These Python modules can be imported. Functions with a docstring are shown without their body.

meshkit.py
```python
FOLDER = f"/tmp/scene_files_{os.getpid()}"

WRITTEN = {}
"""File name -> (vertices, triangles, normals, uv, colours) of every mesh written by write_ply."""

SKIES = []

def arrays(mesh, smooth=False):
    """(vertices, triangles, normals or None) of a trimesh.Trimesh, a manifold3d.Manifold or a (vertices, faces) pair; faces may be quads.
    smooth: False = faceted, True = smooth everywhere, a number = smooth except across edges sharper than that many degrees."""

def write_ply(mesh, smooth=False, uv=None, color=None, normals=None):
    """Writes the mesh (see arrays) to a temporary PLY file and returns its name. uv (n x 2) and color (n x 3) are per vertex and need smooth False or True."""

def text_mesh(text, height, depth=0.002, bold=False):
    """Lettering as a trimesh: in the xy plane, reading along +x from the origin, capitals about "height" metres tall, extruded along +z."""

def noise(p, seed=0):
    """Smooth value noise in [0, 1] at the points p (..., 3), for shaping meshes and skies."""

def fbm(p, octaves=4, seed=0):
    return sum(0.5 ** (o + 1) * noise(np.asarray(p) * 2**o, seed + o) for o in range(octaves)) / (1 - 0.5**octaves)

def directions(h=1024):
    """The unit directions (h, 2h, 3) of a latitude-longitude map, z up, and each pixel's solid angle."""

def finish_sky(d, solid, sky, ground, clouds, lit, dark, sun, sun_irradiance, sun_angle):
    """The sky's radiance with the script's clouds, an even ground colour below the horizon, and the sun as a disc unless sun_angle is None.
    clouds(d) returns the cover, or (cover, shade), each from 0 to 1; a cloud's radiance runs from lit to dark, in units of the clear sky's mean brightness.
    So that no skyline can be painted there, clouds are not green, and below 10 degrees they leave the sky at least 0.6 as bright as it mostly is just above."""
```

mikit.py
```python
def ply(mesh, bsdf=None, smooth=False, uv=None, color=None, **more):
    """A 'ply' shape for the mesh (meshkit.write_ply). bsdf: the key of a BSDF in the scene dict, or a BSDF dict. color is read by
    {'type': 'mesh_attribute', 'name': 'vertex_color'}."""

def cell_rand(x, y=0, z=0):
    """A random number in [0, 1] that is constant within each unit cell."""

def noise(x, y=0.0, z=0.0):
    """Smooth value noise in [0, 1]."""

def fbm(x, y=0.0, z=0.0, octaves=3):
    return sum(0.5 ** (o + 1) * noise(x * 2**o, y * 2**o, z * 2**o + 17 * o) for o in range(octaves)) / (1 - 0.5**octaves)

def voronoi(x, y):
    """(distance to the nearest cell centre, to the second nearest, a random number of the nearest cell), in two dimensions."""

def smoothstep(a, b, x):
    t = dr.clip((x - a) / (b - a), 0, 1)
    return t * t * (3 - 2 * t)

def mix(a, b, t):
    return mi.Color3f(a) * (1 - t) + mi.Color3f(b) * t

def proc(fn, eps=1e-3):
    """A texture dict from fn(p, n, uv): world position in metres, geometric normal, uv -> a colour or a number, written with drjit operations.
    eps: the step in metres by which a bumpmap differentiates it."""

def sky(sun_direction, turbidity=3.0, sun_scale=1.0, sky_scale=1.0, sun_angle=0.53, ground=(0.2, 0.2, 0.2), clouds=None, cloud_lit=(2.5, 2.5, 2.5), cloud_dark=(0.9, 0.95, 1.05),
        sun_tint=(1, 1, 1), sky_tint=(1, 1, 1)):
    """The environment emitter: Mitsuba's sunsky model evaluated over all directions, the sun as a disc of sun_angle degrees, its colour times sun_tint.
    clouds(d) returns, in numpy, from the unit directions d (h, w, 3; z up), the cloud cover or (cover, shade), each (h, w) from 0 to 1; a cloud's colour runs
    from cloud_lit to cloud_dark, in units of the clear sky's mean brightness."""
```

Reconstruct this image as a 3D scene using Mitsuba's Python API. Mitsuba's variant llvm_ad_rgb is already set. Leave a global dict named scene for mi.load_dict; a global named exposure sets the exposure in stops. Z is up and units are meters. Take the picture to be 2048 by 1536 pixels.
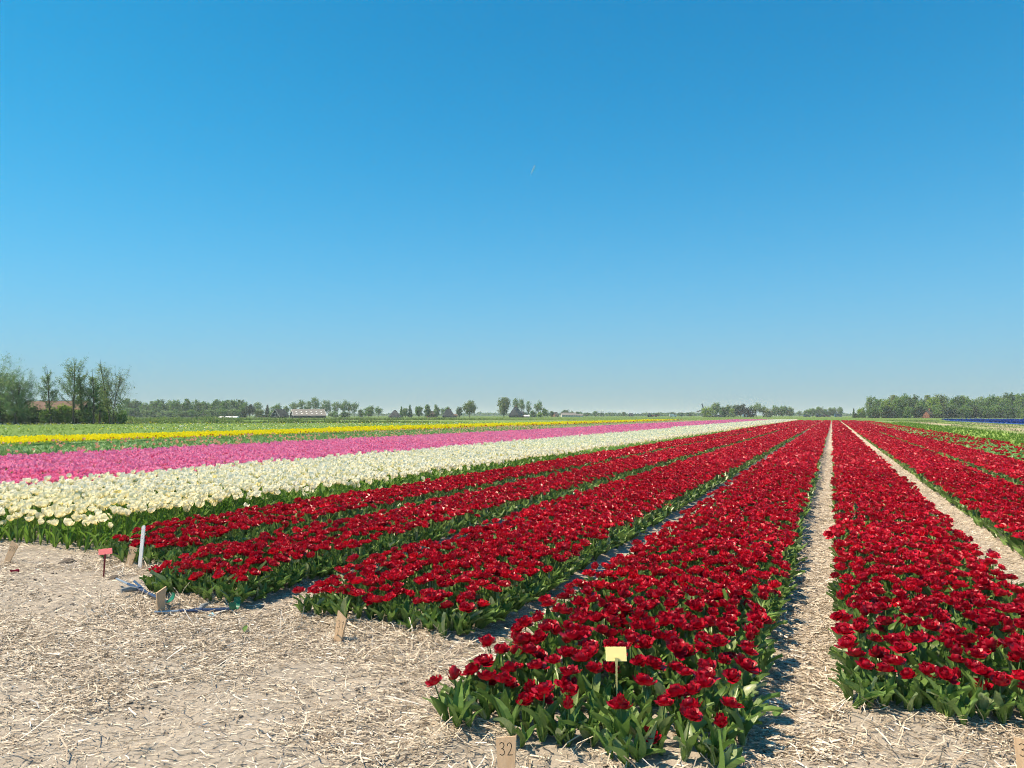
import math
import numpy as np
import trimesh
import mitsuba as mi
import drjit as dr
import mikit
import meshkit
from shapely.geometry import LineString, Polygon
from shapely.ops import unary_union

T = mi.ScalarTransform4f
scene, labels = {}, {}

# ------------------------------------------------------------------ camera, sky, exposure
EYE = 1.3                                   # metres above the ground
FOCAL = 1450.0                              # in pixels of the 2048 px wide photograph
PITCH, YAW = math.radians(2.45), math.radians(23.83)   # up, and to the left of the rows (+y)
FWD = np.array([-math.sin(YAW) * math.cos(PITCH), math.cos(YAW) * math.cos(PITCH), math.sin(PITCH)])
RIGHT = np.array([math.cos(YAW), math.sin(YAW), 0.0])
UP = np.cross(RIGHT, FWD)
scene['camera'] = {
    'type': 'perspective', 'fov_axis': 'x', 'fov': 2 * math.degrees(math.atan(1024 / FOCAL)),
    'near_clip': 0.05, 'far_clip': 30000.0,
    'to_world': T().look_at(origin=[0, 0, EYE], target=[float(v) for v in FWD + [0, 0, EYE]], up=[0, 0, 1]),
    'medium': {'type': 'ref', 'id': 'haze_air'}}
SUN = np.array([-0.50, -0.20, 0.84])
exposure = 2.35


def veil(d):
    """The pale haze of the lower sky, the same all round the horizon."""
    el = np.degrees(np.arcsin(np.clip(d[..., 2], 0, 1)))
    return 0.80 * np.exp(-(el / 9.0) ** 1.3), 0.0 * el


scene['sky'] = mikit.sky(SUN, turbidity=2.6, sky_tint=(0.07, 0.80, 0.94), sun_tint=(1.0, 0.97, 0.92), ground=(0.16, 0.15, 0.10),
                         clouds=veil, cloud_lit=(1.46, 1.56, 1.60))
scene['haze_air'] = {'type': 'homogeneous', 'albedo': {'type': 'rgb', 'value': [0.84, 0.92, 0.99]},
                     'sigma_t': 0.00035}

rng = np.random.default_rng(20)


def bearing_at(px, z):
    """The ground point seen z metres along the camera's axis in the photograph's column px (surveyed positions of far things)."""
    p = FWD[:2] / math.cos(PITCH) * z + RIGHT[:2] * (px - 1024) / FOCAL * z
    return float(p[0]), float(p[1])


def tall(ytop, z):
    """Height in metres of what reaches row ytop of the photograph at z metres."""
    return EYE + (830 - ytop) / FOCAL * z


# ------------------------------------------------------------------ helpers
used = {}


def numbered(name):
    n = used.get(name, 0)
    used[name] = n + 1
    return name if n == 0 else f'{name}_{n:03d}'


def thing(name, label, category, group=None, kind=None):
    key = numbered(name)
    d = {'label': label}
    if category:
        d['category'] = category
    if group:
        d['group'] = group
    if kind:
        d['kind'] = kind
    labels[key] = d
    return key


def part(parent, name, shape, label=None, kind=None):
    key = numbered(parent + '__' + name)
    scene[key] = shape
    if label or kind:
        labels[key] = {}
        if label:
            labels[key]['label'] = label
        if kind:
            labels[key]['kind'] = kind
    return key


def mat4(R, t):
    m = np.eye(4)
    m[:3, :3] = R
    m[:3, 3] = t
    return T(m.tolist())


def rot_z(a):
    c, s = math.cos(a), math.sin(a)
    return np.array([[c, -s, 0], [s, c, 0], [0, 0, 1.0]])


def rot_x(a):
    c, s = math.cos(a), math.sin(a)
    return np.array([[1, 0, 0], [0, c, -s], [0, s, c]])


def rot_y(a):
    c, s = math.cos(a), math.sin(a)
    return np.array([[c, 0, s], [0, 1, 0], [-s, 0, c]])


def join(meshes):
    """[(v, f, uv)] -> one (v, f, uv)"""
    at, V, Fc, UV = 0, [], [], []
    for v, f, uv in meshes:
        V.append(v)
        Fc.append(f + at)
        UV.append(uv)
        at += len(v)
    return np.vstack(V), np.vstack(Fc), np.vstack(UV)


def scatter(protos, R, t, u, pick):
    """Copies of the prototypes (v, f, uv): R (n,3,3), t (n,3), u (n,) added to uv.x, pick (n,) which prototype. One mesh."""
    out = []
    for k, (v, f, uv) in enumerate(protos):
        i = np.nonzero(pick == k)[0]
        if not len(i):
            continue
        V = np.einsum('nij,kj->nki', R[i], v) + t[i][:, None]
        Fc = f[None] + (np.arange(len(i)) * len(v))[:, None, None]
        UV = np.broadcast_to(uv[None], (len(i),) + uv.shape).copy()
        UV[..., 0] = (UV[..., 0] + u[i][:, None]) % 1.0
        out.append((V.reshape(-1, 3), Fc.reshape(-1, 3), UV.reshape(-1, 2)))
    return join(out)


def shape_of(m, bsdf, smooth=False):
    return mikit.ply((m[0], m[1]), bsdf, smooth=smooth, uv=m[2])


def grid_faces(nu, nv):
    f = []
    for i in range(nu):
        for j in range(nv):
            a = i * (nv + 1) + j
            f += [[a, a + 1, a + nv + 2], [a, a + nv + 2, a + nv + 1]]
    return np.array(f)


def yaw_lean(yaw, lx, ly, scale):
    """(n,3,3): turned by yaw, then the axis leaned so that it points along (lx, ly, 1)."""
    n = len(yaw)
    c, s = np.cos(yaw), np.sin(yaw)
    Rz = np.zeros((n, 3, 3))
    Rz[:, 0, 0], Rz[:, 0, 1], Rz[:, 1, 0], Rz[:, 1, 1], Rz[:, 2, 2] = c, -s, s, c, 1
    d = np.stack([lx, ly, np.ones(n)], 1)
    d /= np.linalg.norm(d, axis=1, keepdims=True)
    # rotation taking z to d
    vx, vy, cz = -d[:, 1], d[:, 0], d[:, 2]
    K = np.zeros((n, 3, 3))
    K[:, 0, 2], K[:, 1, 2], K[:, 2, 0], K[:, 2, 1] = vy, -vx, -vy, vx
    A = np.eye(3)[None] + K + np.einsum('nij,njk->nik', K, K) / (1 + cz)[:, None, None]
    return np.einsum('nij,njk->nik', A, Rz) * np.asarray(scale).reshape(-1, 1, 1)


def prism(profile, y0, y1):
    """A closed solid: the polygon profile [(x, z)] pushed from y0 to y1."""
    m = trimesh.creation.extrude_polygon(Polygon(profile), abs(y1 - y0), engine='earcut')
    v = np.array(m.vertices)
    w = np.stack([v[:, 0], y1 - v[:, 2], v[:, 1]], 1)
    return trimesh.Trimesh(w, m.faces, process=False)


def box(sx, sy, sz, at=(0, 0, 0), bevel=0.0):
    b = trimesh.creation.box((sx, sy, sz))
    if bevel:
        h = np.array([sx, sy, sz]) / 2
        pts = []
        for i in range(3):
            g = h - bevel
            g[i] = h[i]
            for s in np.ndindex(2, 2, 2):
                pts.append(g * (np.array(s) * 2 - 1))
        b = trimesh.convex.convex_hull(np.array(pts))
    b.apply_translation(at)
    return b


def tube(pts, radii, n=6):
    """A closed tapered tube along pts."""
    p = np.asarray(pts, float)
    r = np.broadcast_to(np.asarray(radii, float), (len(p),))
    t = np.gradient(p, axis=0)
    t /= np.linalg.norm(t, axis=1, keepdims=True) + 1e-12
    ref = np.where(np.abs(t[:, 2:]) < 0.9, [[0, 0, 1.0]], [[1.0, 0, 0]])
    a = np.cross(t, ref)
    a /= np.linalg.norm(a, axis=1, keepdims=True)
    b = np.cross(t, a)
    ang = np.arange(n) * 2 * np.pi / n
    v = (p[:, None] + r[:, None, None] * (np.cos(ang)[None, :, None] * a[:, None] + np.sin(ang)[None, :, None] * b[:, None])).reshape(-1, 3)
    f = []
    for i in range(len(p) - 1):
        for j in range(n):
            q = [i * n + j, i * n + (j + 1) % n, (i + 1) * n + (j + 1) % n, (i + 1) * n + j]
            f += [[q[0], q[1], q[2]], [q[0], q[2], q[3]]]
    v = np.vstack([v, p[:1], p[-1:]])
    for j in range(n):
        f += [[len(v) - 2, (j + 1) % n, j], [len(v) - 1, (len(p) - 1) * n + j, (len(p) - 1) * n + (j + 1) % n]]
    return v, np.array(f)


def as_tm(vf):
    return trimesh.Trimesh(vf[0], vf[1], process=False)


# ------------------------------------------------------------------ materials
def thin(fn, rough=0.45, trans=0.8, eta=1.45, tint=0.0):
    return {'type': 'principledthin', 'base_color': mikit.proc(fn) if callable(fn) else {'type': 'rgb', 'value': list(fn)},
            'roughness': rough, 'diff_trans': trans, 'eta': eta, 'spec_tint': tint}


def solid(fn, rough=0.7, spec=0.4, **more):
    return {'type': 'twosided', 'bsdf': {'type': 'principled', 'base_color': mikit.proc(fn) if callable(fn) else {'type': 'rgb', 'value': list(fn)},
                                         'roughness': rough, 'specular': spec, **more}}


def glossy_leaf(fn, rough, trans, gloss=0.5, spec=0.7):
    """Half see-through sheet, half glossy skin: leaves and petals."""
    return {'type': 'blendbsdf', 'weight': gloss, 'a': thin(fn, 0.6, trans),
            'b': {'type': 'twosided', 'bsdf': {'type': 'principled', 'base_color': mikit.proc(fn), 'roughness': rough, 'specular': spec}}}


def uv_mix(a, b, c=None, along=None):
    """Colour by the random uv.x of each piece, and a change along it by uv.y."""
    def fn(p, n, uv):
        x = uv.x
        k = mikit.mix(a, b, mikit.smoothstep(0.0, 0.75, x))
        if c is not None:
            k = mikit.mix(k, mi.Color3f(c), mikit.smoothstep(0.86, 1.0, x))
        if along is not None:
            k = mikit.mix(k, mi.Color3f(along), mikit.smoothstep(0.35, 0.0, uv.y))
        return k
    return fn


BS = {}
RED_C = uv_mix((0.36, 0.002, 0.018), (0.54, 0.004, 0.024), (0.72, 0.010, 0.028))
BS['petal_red'] = glossy_leaf(RED_C, 0.38, 0.9, 0.5, 0.9)
BS['petal_white'] = thin(uv_mix((0.93, 0.89, 0.66), (0.94, 0.92, 0.80), (0.92, 0.81, 0.36), along=(0.90, 0.83, 0.42)), 0.5, 0.95)
BS['petal_pink'] = thin(uv_mix((0.90, 0.24, 0.46), (0.92, 0.38, 0.60), (0.80, 0.10, 0.28), along=(0.90, 0.44, 0.60)), 0.5, 0.9)
BS['petal_yellow'] = thin(uv_mix((0.92, 0.80, 0.012), (0.93, 0.86, 0.025), (0.92, 0.68, 0.01)), 0.5, 0.9)
BS['petal_peach'] = thin(uv_mix((0.84, 0.46, 0.32), (0.86, 0.62, 0.48), (0.76, 0.20, 0.10)), 0.5, 0.5)
BS['petal_orange'] = thin(uv_mix((0.55, 0.06, 0.02), (0.66, 0.16, 0.03)), 0.5, 0.5)
BS['petal_blue'] = thin(uv_mix((0.018, 0.055, 0.25), (0.035, 0.10, 0.38)), 0.6, 0.4)
BS['leaf_red_bed'] = glossy_leaf(uv_mix((0.115, 0.215, 0.045), (0.185, 0.30, 0.080), (0.32, 0.39, 0.22)), 0.36, 1.0)
BS['leaf_white_bed'] = glossy_leaf(uv_mix((0.11, 0.23, 0.035), (0.17, 0.32, 0.05), (0.26, 0.38, 0.10)), 0.40, 1.1, 0.35)
BS['leaf_green_bed'] = glossy_leaf(uv_mix((0.12, 0.24, 0.06), (0.19, 0.33, 0.09), (0.38, 0.45, 0.25)), 0.42, 0.9)
BS['petal_dark'] = thin((0.13, 0.008, 0.03), 0.5, 0.5)
BS['stem'] = solid((0.10, 0.17, 0.05), 0.5)
BS['straw'] = solid(uv_mix((0.27, 0.21, 0.15), (0.58, 0.51, 0.40), (0.80, 0.77, 0.70)), 0.45, 0.5)
BS['wood'] = solid(lambda p, n, uv: mikit.mix((0.48, 0.33, 0.20), (0.60, 0.44, 0.29),
                   mikit.fbm(p.x * 160 + p.y * 60, p.y * 160, p.z * 9)), 0.75, 0.2)
BS['ink'] = solid((0.035, 0.028, 0.022), 0.8, 0.1)
BS['white_plastic'] = solid((0.88, 0.88, 0.87), 0.4)
BS['red_plastic'] = solid((0.74, 0.19, 0.19), 0.35)
BS['dark_red_plastic'] = solid((0.22, 0.02, 0.03), 0.4)
BS['yellow_plastic'] = solid((0.82, 0.72, 0.30), 0.35)
BS['blue_metal'] = solid((0.05, 0.075, 0.15), 0.25, 0.6, metallic=0.3)
BS['grey_metal'] = solid((0.42, 0.45, 0.50), 0.25, 0.5, metallic=0.6)
BS['green_plastic'] = solid((0.008, 0.15, 0.085), 0.35)
BS['grey_rubber'] = solid((0.22, 0.24, 0.25), 0.6)
BS['clod_soil'] = solid(lambda p, n, uv: mikit.mix((0.10, 0.085, 0.07), (0.19, 0.165, 0.14), mikit.fbm(p.x * 60, p.y * 60, p.z * 60)), 0.95, 0.1)
BS['bark'] = solid((0.10, 0.085, 0.065), 0.9, 0.1)
BS['brick'] = solid((0.26, 0.12, 0.085), 0.85, 0.15)
BS['roof_red'] = solid(lambda p, n, uv: mikit.mix((0.15, 0.10, 0.08), (0.24, 0.17, 0.14), mikit.fbm(p.x * 2, p.y * 2, p.z * 6)), 0.85, 0.15)
BS['roof_dark'] = solid((0.045, 0.05, 0.06), 0.7, 0.2)
BS['roof_brown'] = solid((0.09, 0.075, 0.07), 0.8, 0.15)
BS['roof_pale'] = solid(lambda p, n, uv: mikit.mix((0.19, 0.175, 0.16), (0.25, 0.235, 0.215), mikit.fbm(p.x * .8, p.y * .8, p.z * 3)), 0.8, 0.2)
BS['dark_boards'] = solid((0.022, 0.026, 0.032), 0.8, 0.15)
BS['pale_wall'] = solid((0.55, 0.52, 0.47), 0.8, 0.15)
BS['white_paint'] = solid((0.78, 0.78, 0.76), 0.6, 0.3)
BS['dark_window'] = solid((0.02, 0.025, 0.03), 0.1, 0.6)
BS['skylight'] = solid((0.85, 0.85, 0.82), 0.4, 0.4)
BS['machine_dark'] = solid((0.03, 0.035, 0.05), 0.4, 0.5)
BS['machine_red'] = solid((0.22, 0.03, 0.03), 0.4, 0.5)
BS['machine_blue'] = solid((0.05, 0.11, 0.17), 0.4, 0.5)
BS['tyre'] = solid((0.02, 0.02, 0.02), 0.8, 0.2)
TREE_GREENS = {
    'pale': ((0.18, 0.28, 0.11), (0.25, 0.36, 0.15)), 'mid': ((0.12, 0.23, 0.06), (0.19, 0.32, 0.09)),
    'lime': ((0.20, 0.32, 0.05), (0.28, 0.41, 0.08)), 'dark': ((0.02, 0.045, 0.024), (0.035, 0.065, 0.032)),
    'deep': ((0.07, 0.145, 0.05), (0.11, 0.20, 0.065)), 'olive': ((0.17, 0.23, 0.085), (0.23, 0.30, 0.11))}
for k, (a, b) in TREE_GREENS.items():
    BS['foliage_' + k] = thin(uv_mix(a, b), 0.6, 1.0, 1.35)


def soil_colour(p, n, uv):
    a = mikit.fbm(p.x * 1.3, p.y * 1.3, 0.0, 4)
    b = mikit.fbm(p.x * 40, p.y * 40, 1.0, 3)
    c = mikit.mix((0.275, 0.242, 0.198), (0.35, 0.318, 0.272), a)
    return mikit.mix(c, c * 0.72, mikit.smoothstep(0.55, 0.8, b))


def soil_height(p, n, uv):
    return 0.0028 * mikit.fbm(p.x * 28, p.y * 28, 0.0, 4) + 0.002 * mikit.noise(p.x * 190, p.y * 190)


def grass_colour(p, n, uv):
    a = mikit.fbm(p.x * 0.11, p.y * 0.11, 0.0, 4)
    b = mikit.fbm(p.x * 2.2, p.y * 2.2, 3.0, 3)
    c = mikit.mix((0.10, 0.18, 0.04), (0.165, 0.24, 0.065), a)
    return mikit.mix(c, (0.08, 0.13, 0.035), mikit.smoothstep(0.5, 0.85, b))


def strip_colour(p, n, uv):
    b = mikit.fbm(p.x * 1.2, p.y * 0.3, 3.0, 3)
    return mikit.mix((0.12, 0.20, 0.04), (0.19, 0.26, 0.07), b)


def stubble_colour(p, n, uv):
    a = mikit.fbm(p.x * 0.5, p.y * 0.06, 0.0, 4)
    b = mikit.fbm(p.x * 3, p.y * 2, 5.0, 3)
    c = mikit.mix((0.25, 0.215, 0.15), (0.14, 0.19, 0.06), mikit.smoothstep(0.36, 0.56, a))
    return mikit.mix(c, (0.10, 0.15, 0.05), mikit.smoothstep(0.55, 0.8, b))


BS['soil'] = {'type': 'bumpmap', 'arbitrary': mikit.proc(soil_height, eps=0.003), 'scale': 1.0,
              'bsdf': {'type': 'principled', 'base_color': mikit.proc(soil_colour), 'roughness': 0.95, 'specular': 0.1}}
BS['meadow_grass'] = solid(grass_colour, 0.9, 0.1)
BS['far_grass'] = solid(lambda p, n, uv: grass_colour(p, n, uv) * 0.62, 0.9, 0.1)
BS['strip_grass'] = solid(strip_colour, 0.9, 0.1)
BS['stubble'] = solid(stubble_colour, 0.9, 0.1)
BS['grass_blade'] = thin(uv_mix((0.14, 0.26, 0.04), (0.21, 0.34, 0.06), (0.30, 0.38, 0.12)), 0.6, 1.0, 1.35)
BS['reed_blade'] = thin(uv_mix((0.14, 0.22, 0.06), (0.22, 0.31, 0.10), (0.34, 0.32, 0.18)), 0.6, 1.0, 1.35)
scene.update(BS)

# ------------------------------------------------------------------ the ground
#        centre x, half width, first y
BEDS = [(-5.57, 0.44, 4.55), (-4.15, 0.44, 3.77), (-2.55, 0.595, 3.74), (-0.925, 0.545, 2.66),
        (0.54, 0.49, 3.54), (2.02, 0.49, 3.25), (3.42, 0.49, 3.0)]
END = 152.0
WHITE, PINK, PEACH, YELLOW = (-10.15, -6.42, 4.72), (-17.6, -10.35, 5.2), (-28.0, -17.8, 6.0), (-33.2, -28.5, 8.0)


def smooth01(a, b, x):
    t = np.clip((x - a) / (b - a), 0, 1)
    return t * t * (3 - 2 * t)


def ground_z(x, y):
    x, y = np.asarray(x, float), np.asarray(y, float)
    near = (1 - smooth01(14, 28, y)) * smooth01(-16, -12, x) * (1 - smooth01(7, 9, x))
    z = np.zeros(np.broadcast(x, y).shape)
    for c, h, y0 in BEDS:                                    # raised beds with furrows beside them
        on = smooth01(y0 - 0.35, y0 + 0.1, y) * (1 - smooth01(END - 1, END, y))
        d = np.abs(x - c)
        z = z + on * (0.035 * (1 - smooth01(h - 0.05, h + 0.12, d)))
    p = np.stack(np.broadcast_arrays(x, y, 0 * x + 0.5), -1)
    z = z + near * (0.07 * (meshkit.fbm(p * 1.1, 3, 5) - 0.5) + 0.045 * (meshkit.fbm(p * 5.0, 3, 9) - 0.5)
                    + 0.016 * (meshkit.noise(p * 17.0, 3) - 0.5))
    return z


def axis(lo, hi, step, far, grow=1.22):
    mid = np.arange(lo, hi + 1e-9, step)
    out, s, d = [], step, 0.0
    while hi + d < far[1]:
        s *= grow
        d += s
        out.append(min(hi + d, far[1]))
    left, s, d = [], step, 0.0
    while lo - d > far[0]:
        s *= grow
        d += s
        left.append(max(lo - d, far[0]))
    return np.concatenate([left[::-1], mid, out])


gx, gy = axis(-8.4, 2.6, 0.047, (-3000, 3000)), axis(1.2, 8.0, 0.047, (-60, 3000))
GX, GY = np.meshgrid(gx, gy, indexing='ij')
gv = np.stack([GX, GY, ground_z(GX, GY)], -1).reshape(-1, 3)
nx, ny = len(gx), len(gy)
ii, jj = np.meshgrid(np.arange(nx - 1), np.arange(ny - 1), indexing='ij')
a = (ii * ny + jj).ravel()
gf = np.vstack([np.stack([a, a + ny, a + ny + 1], 1), np.stack([a, a + ny + 1, a + 1], 1)])
scene['ground'] = mikit.ply((gv, gf), 'soil', smooth=True)
labels['ground'] = {'label': 'sandy grey soil of the bulb field', 'kind': 'structure'}


def sheet(name, pts, z, bsdf, label):
    m = trimesh.creation.triangulate_polygon(Polygon(pts), engine='earcut')
    v = np.column_stack([m[0], np.full(len(m[0]), z)])
    f = np.array(m[1])
    n = np.cross(v[f[:, 1]] - v[f[:, 0]], v[f[:, 2]] - v[f[:, 0]])[:, 2]
    f[n < 0] = f[n < 0][:, ::-1]
    scene[name] = mikit.ply((v, f), bsdf)
    labels[name] = {'label': label, 'kind': 'structure'}


sheet('meadow', [(-33.8, -40), (-33.8, 154), (-2990, 154), (-2990, -40)], 0.012, 'meadow_grass', 'green meadow with white and yellow wild flowers left of the yellow tulips')
sheet('far_meadow', [(-2990, 157), (2990, 157), (2990, 2990), (-2990, 2990)], 0.012, 'far_grass', 'grassland behind the far end of the tulip beds')
sheet('grass_strip', [(6.5, -40), (11.5, -40), (11.5, 153), (6.5, 153)], 0.012, 'strip_grass', 'bright green grass strip right of the red tulips')
sheet('stubble_field', [(11.5, -40), (22.9, -40), (22.9, 156), (11.5, 156)], 0.016, 'stubble', 'straw coloured stubble with weeds before the blue flower field')
sheet('right_field', [(22.9, -40), (400.0, -40), (400, 156), (22.9, 156)], 0.012, 'strip_grass', 'grass under and around the blue flower field')

# ------------------------------------------------------------------ tulips: prototypes
def petal(length, width, th0, th1, cup, nu, nv, r0=0.004, tip=0.5, u=0.0, rag=0.0, g=None):
    """A petal leaving the axis at r0; th = angle from vertical, outward, from base to tip."""
    s = np.linspace(0, 1, nu + 1)
    th = th0 + (th1 - th0) * s
    ds = length / nu
    r = r0 + np.concatenate([[0], np.cumsum(np.sin((th[:-1] + th[1:]) / 2) * ds)])
    z = np.concatenate([[0], np.cumsum(np.cos((th[:-1] + th[1:]) / 2) * ds)])
    w = width * 0.5 * np.clip(np.sin(np.pi * np.clip(s * (1 - 0.5 * (1 - tip)) + 0.08, 0, 1)) ** 0.75, 0.12, 1)
    if nu <= 2:
        w = width * 0.5 * np.array([0.45, 1.0, 0.7])[:nu + 1] if nu == 2 else width * 0.5 * np.array([0.5, 0.9])
    t = np.linspace(-1, 1, nv + 1)
    S, Tt = np.meshgrid(np.arange(nu + 1), t, indexing='ij')
    off = cup * width * (Tt ** 2)
    R_ = r[S] - off * np.cos(th[S])
    Z_ = z[S] + off * np.sin(th[S])
    if rag and g is not None:
        Z_ = Z_ + (g.random(Z_.shape) - 0.5) * rag * (S / nu)
        R_ = R_ + (g.random(Z_.shape) - 0.5) * rag * (S / nu)
    v = np.stack([R_, Tt * w[S], Z_], -1).reshape(-1, 3)
    uv = np.stack([np.full(len(v), u), (S / nu).ravel()], 1)
    return v, grid_faces(nu, nv), uv


def ring(n, g, phase=0.0, jit=0.25, **kw):
    out = []
    for k in range(n):
        q = dict(kw)
        q['th0'] += g.normal(0, 0.10)
        q['th1'] += g.normal(0, 0.20)
        q['length'] *= g.uniform(0.85, 1.12)
        q['width'] *= g.uniform(0.85, 1.15)
        v, f, uv = petal(u=g.random() * 0.3, g=g, **q)
        out.append((v @ rot_z(phase + 2 * math.pi * k / n + g.normal(0, jit)).T, f, uv))
    return join(out)


def double_bloom(g, lod):
    if lod == 0:
        k = dict(nu=3, nv=2, rag=0.009)
        return join([ring(6, g, 0.0, th0=1.65, th1=0.55, length=0.050, width=0.040, cup=0.16, **k),
                     ring(7, g, 0.5, th0=1.25, th1=0.22, length=0.050, width=0.034, cup=0.2, **k),
                     ring(6, g, 0.2, th0=0.85, th1=-0.05, length=0.049, width=0.030, cup=0.25, **k),
                     ring(6, g, 0.7, th0=0.45, th1=-0.45, length=0.045, width=0.026, cup=0.25, **k)])
    if lod == 1:
        k = dict(nu=2, nv=1, cup=0.0, rag=0.012)
        return join([ring(5, g, 0.0, th0=1.5, th1=0.5, length=0.050, width=0.046, **k),
                     ring(4, g, 0.5, th0=0.95, th1=0.1, length=0.050, width=0.040, **k),
                     ring(3, g, 0.2, th0=0.45, th1=-0.3, length=0.046, width=0.034, **k)])
    k = dict(nu=1, nv=1, cup=0.0, rag=0.02)
    return join([ring(4, g, 0.0, th0=1.1, th1=0.9, length=0.050, width=0.056, **k),
                 ring(2, g, 0.5, th0=0.45, th1=0.2, length=0.050, width=0.050, **k)])


def cup_bloom(g, lod, open_=0.0):
    if lod == 0:
        k = dict(nu=5, nv=2, rag=0.002, jit=0.06)
        return join([ring(3, g, 0.0, th0=1.25, th1=-0.42 + open_, length=0.072, width=0.054, cup=0.2, tip=0.25, **k),
                     ring(3, g, 1.05, th0=1.15, th1=-0.42 + open_, length=0.070, width=0.052, cup=0.2, tip=0.25, **k)])
    if lod == 1:
        k = dict(nu=2, nv=1, cup=0.0, rag=0.006, jit=0.1)
        return join([ring(5, g, 0.0, th0=1.0, th1=-0.45 + open_, length=0.068, width=0.050, **k)])
    k = dict(nu=1, nv=1, cup=0.0, rag=0.012)
    return join([ring(4, g, 0.0, th0=0.45, th1=0.15, length=0.060, width=0.050, **k),
                 ring(1, g, 0.4, th0=1.3, th1=1.3, length=0.030, width=0.05, **k)])


def leaf(g, length, width, th0, th1, nu, nv, fold=0.25, u=0.0):
    s = np.linspace(0, 1, nu + 1)
    th = th0 + (th1 - th0) * s ** 1.4
    ds = length / nu
    r = 0.006 + np.concatenate([[0], np.cumsum(np.sin((th[:-1] + th[1:]) / 2) * ds)])
    z = np.concatenate([[0], np.cumsum(np.cos((th[:-1] + th[1:]) / 2) * ds)])
    w = width * 0.5 * np.clip(np.sin(np.pi * (0.10 + 0.88 * s ** 0.85)), 0.06, 1)
    t = np.linspace(-1, 1, nv + 1)
    S, Tt = np.meshgrid(np.arange(nu + 1), t, indexing='ij')
    tw = g.normal(0, 0.5) * s
    wave = 0.10 * width * np.sin(s * g.uniform(5, 9) + g.uniform(0, 6))
    off = fold * width * np.abs(Tt) ** 1.5 + wave[S] * Tt
    R_ = r[S] - off * np.cos(th[S])
    Z_ = z[S] + off * np.sin(th[S])
    Y_ = Tt * w[S] + (np.sin(tw)[S] * 0.25 * length * (S / nu) ** 2)
    v = np.stack([R_, Y_, Z_], -1).reshape(-1, 3)
    return v, grid_faces(nu, nv), np.stack([np.full(len(v), u), (S / nu).ravel()], 1)


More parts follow.
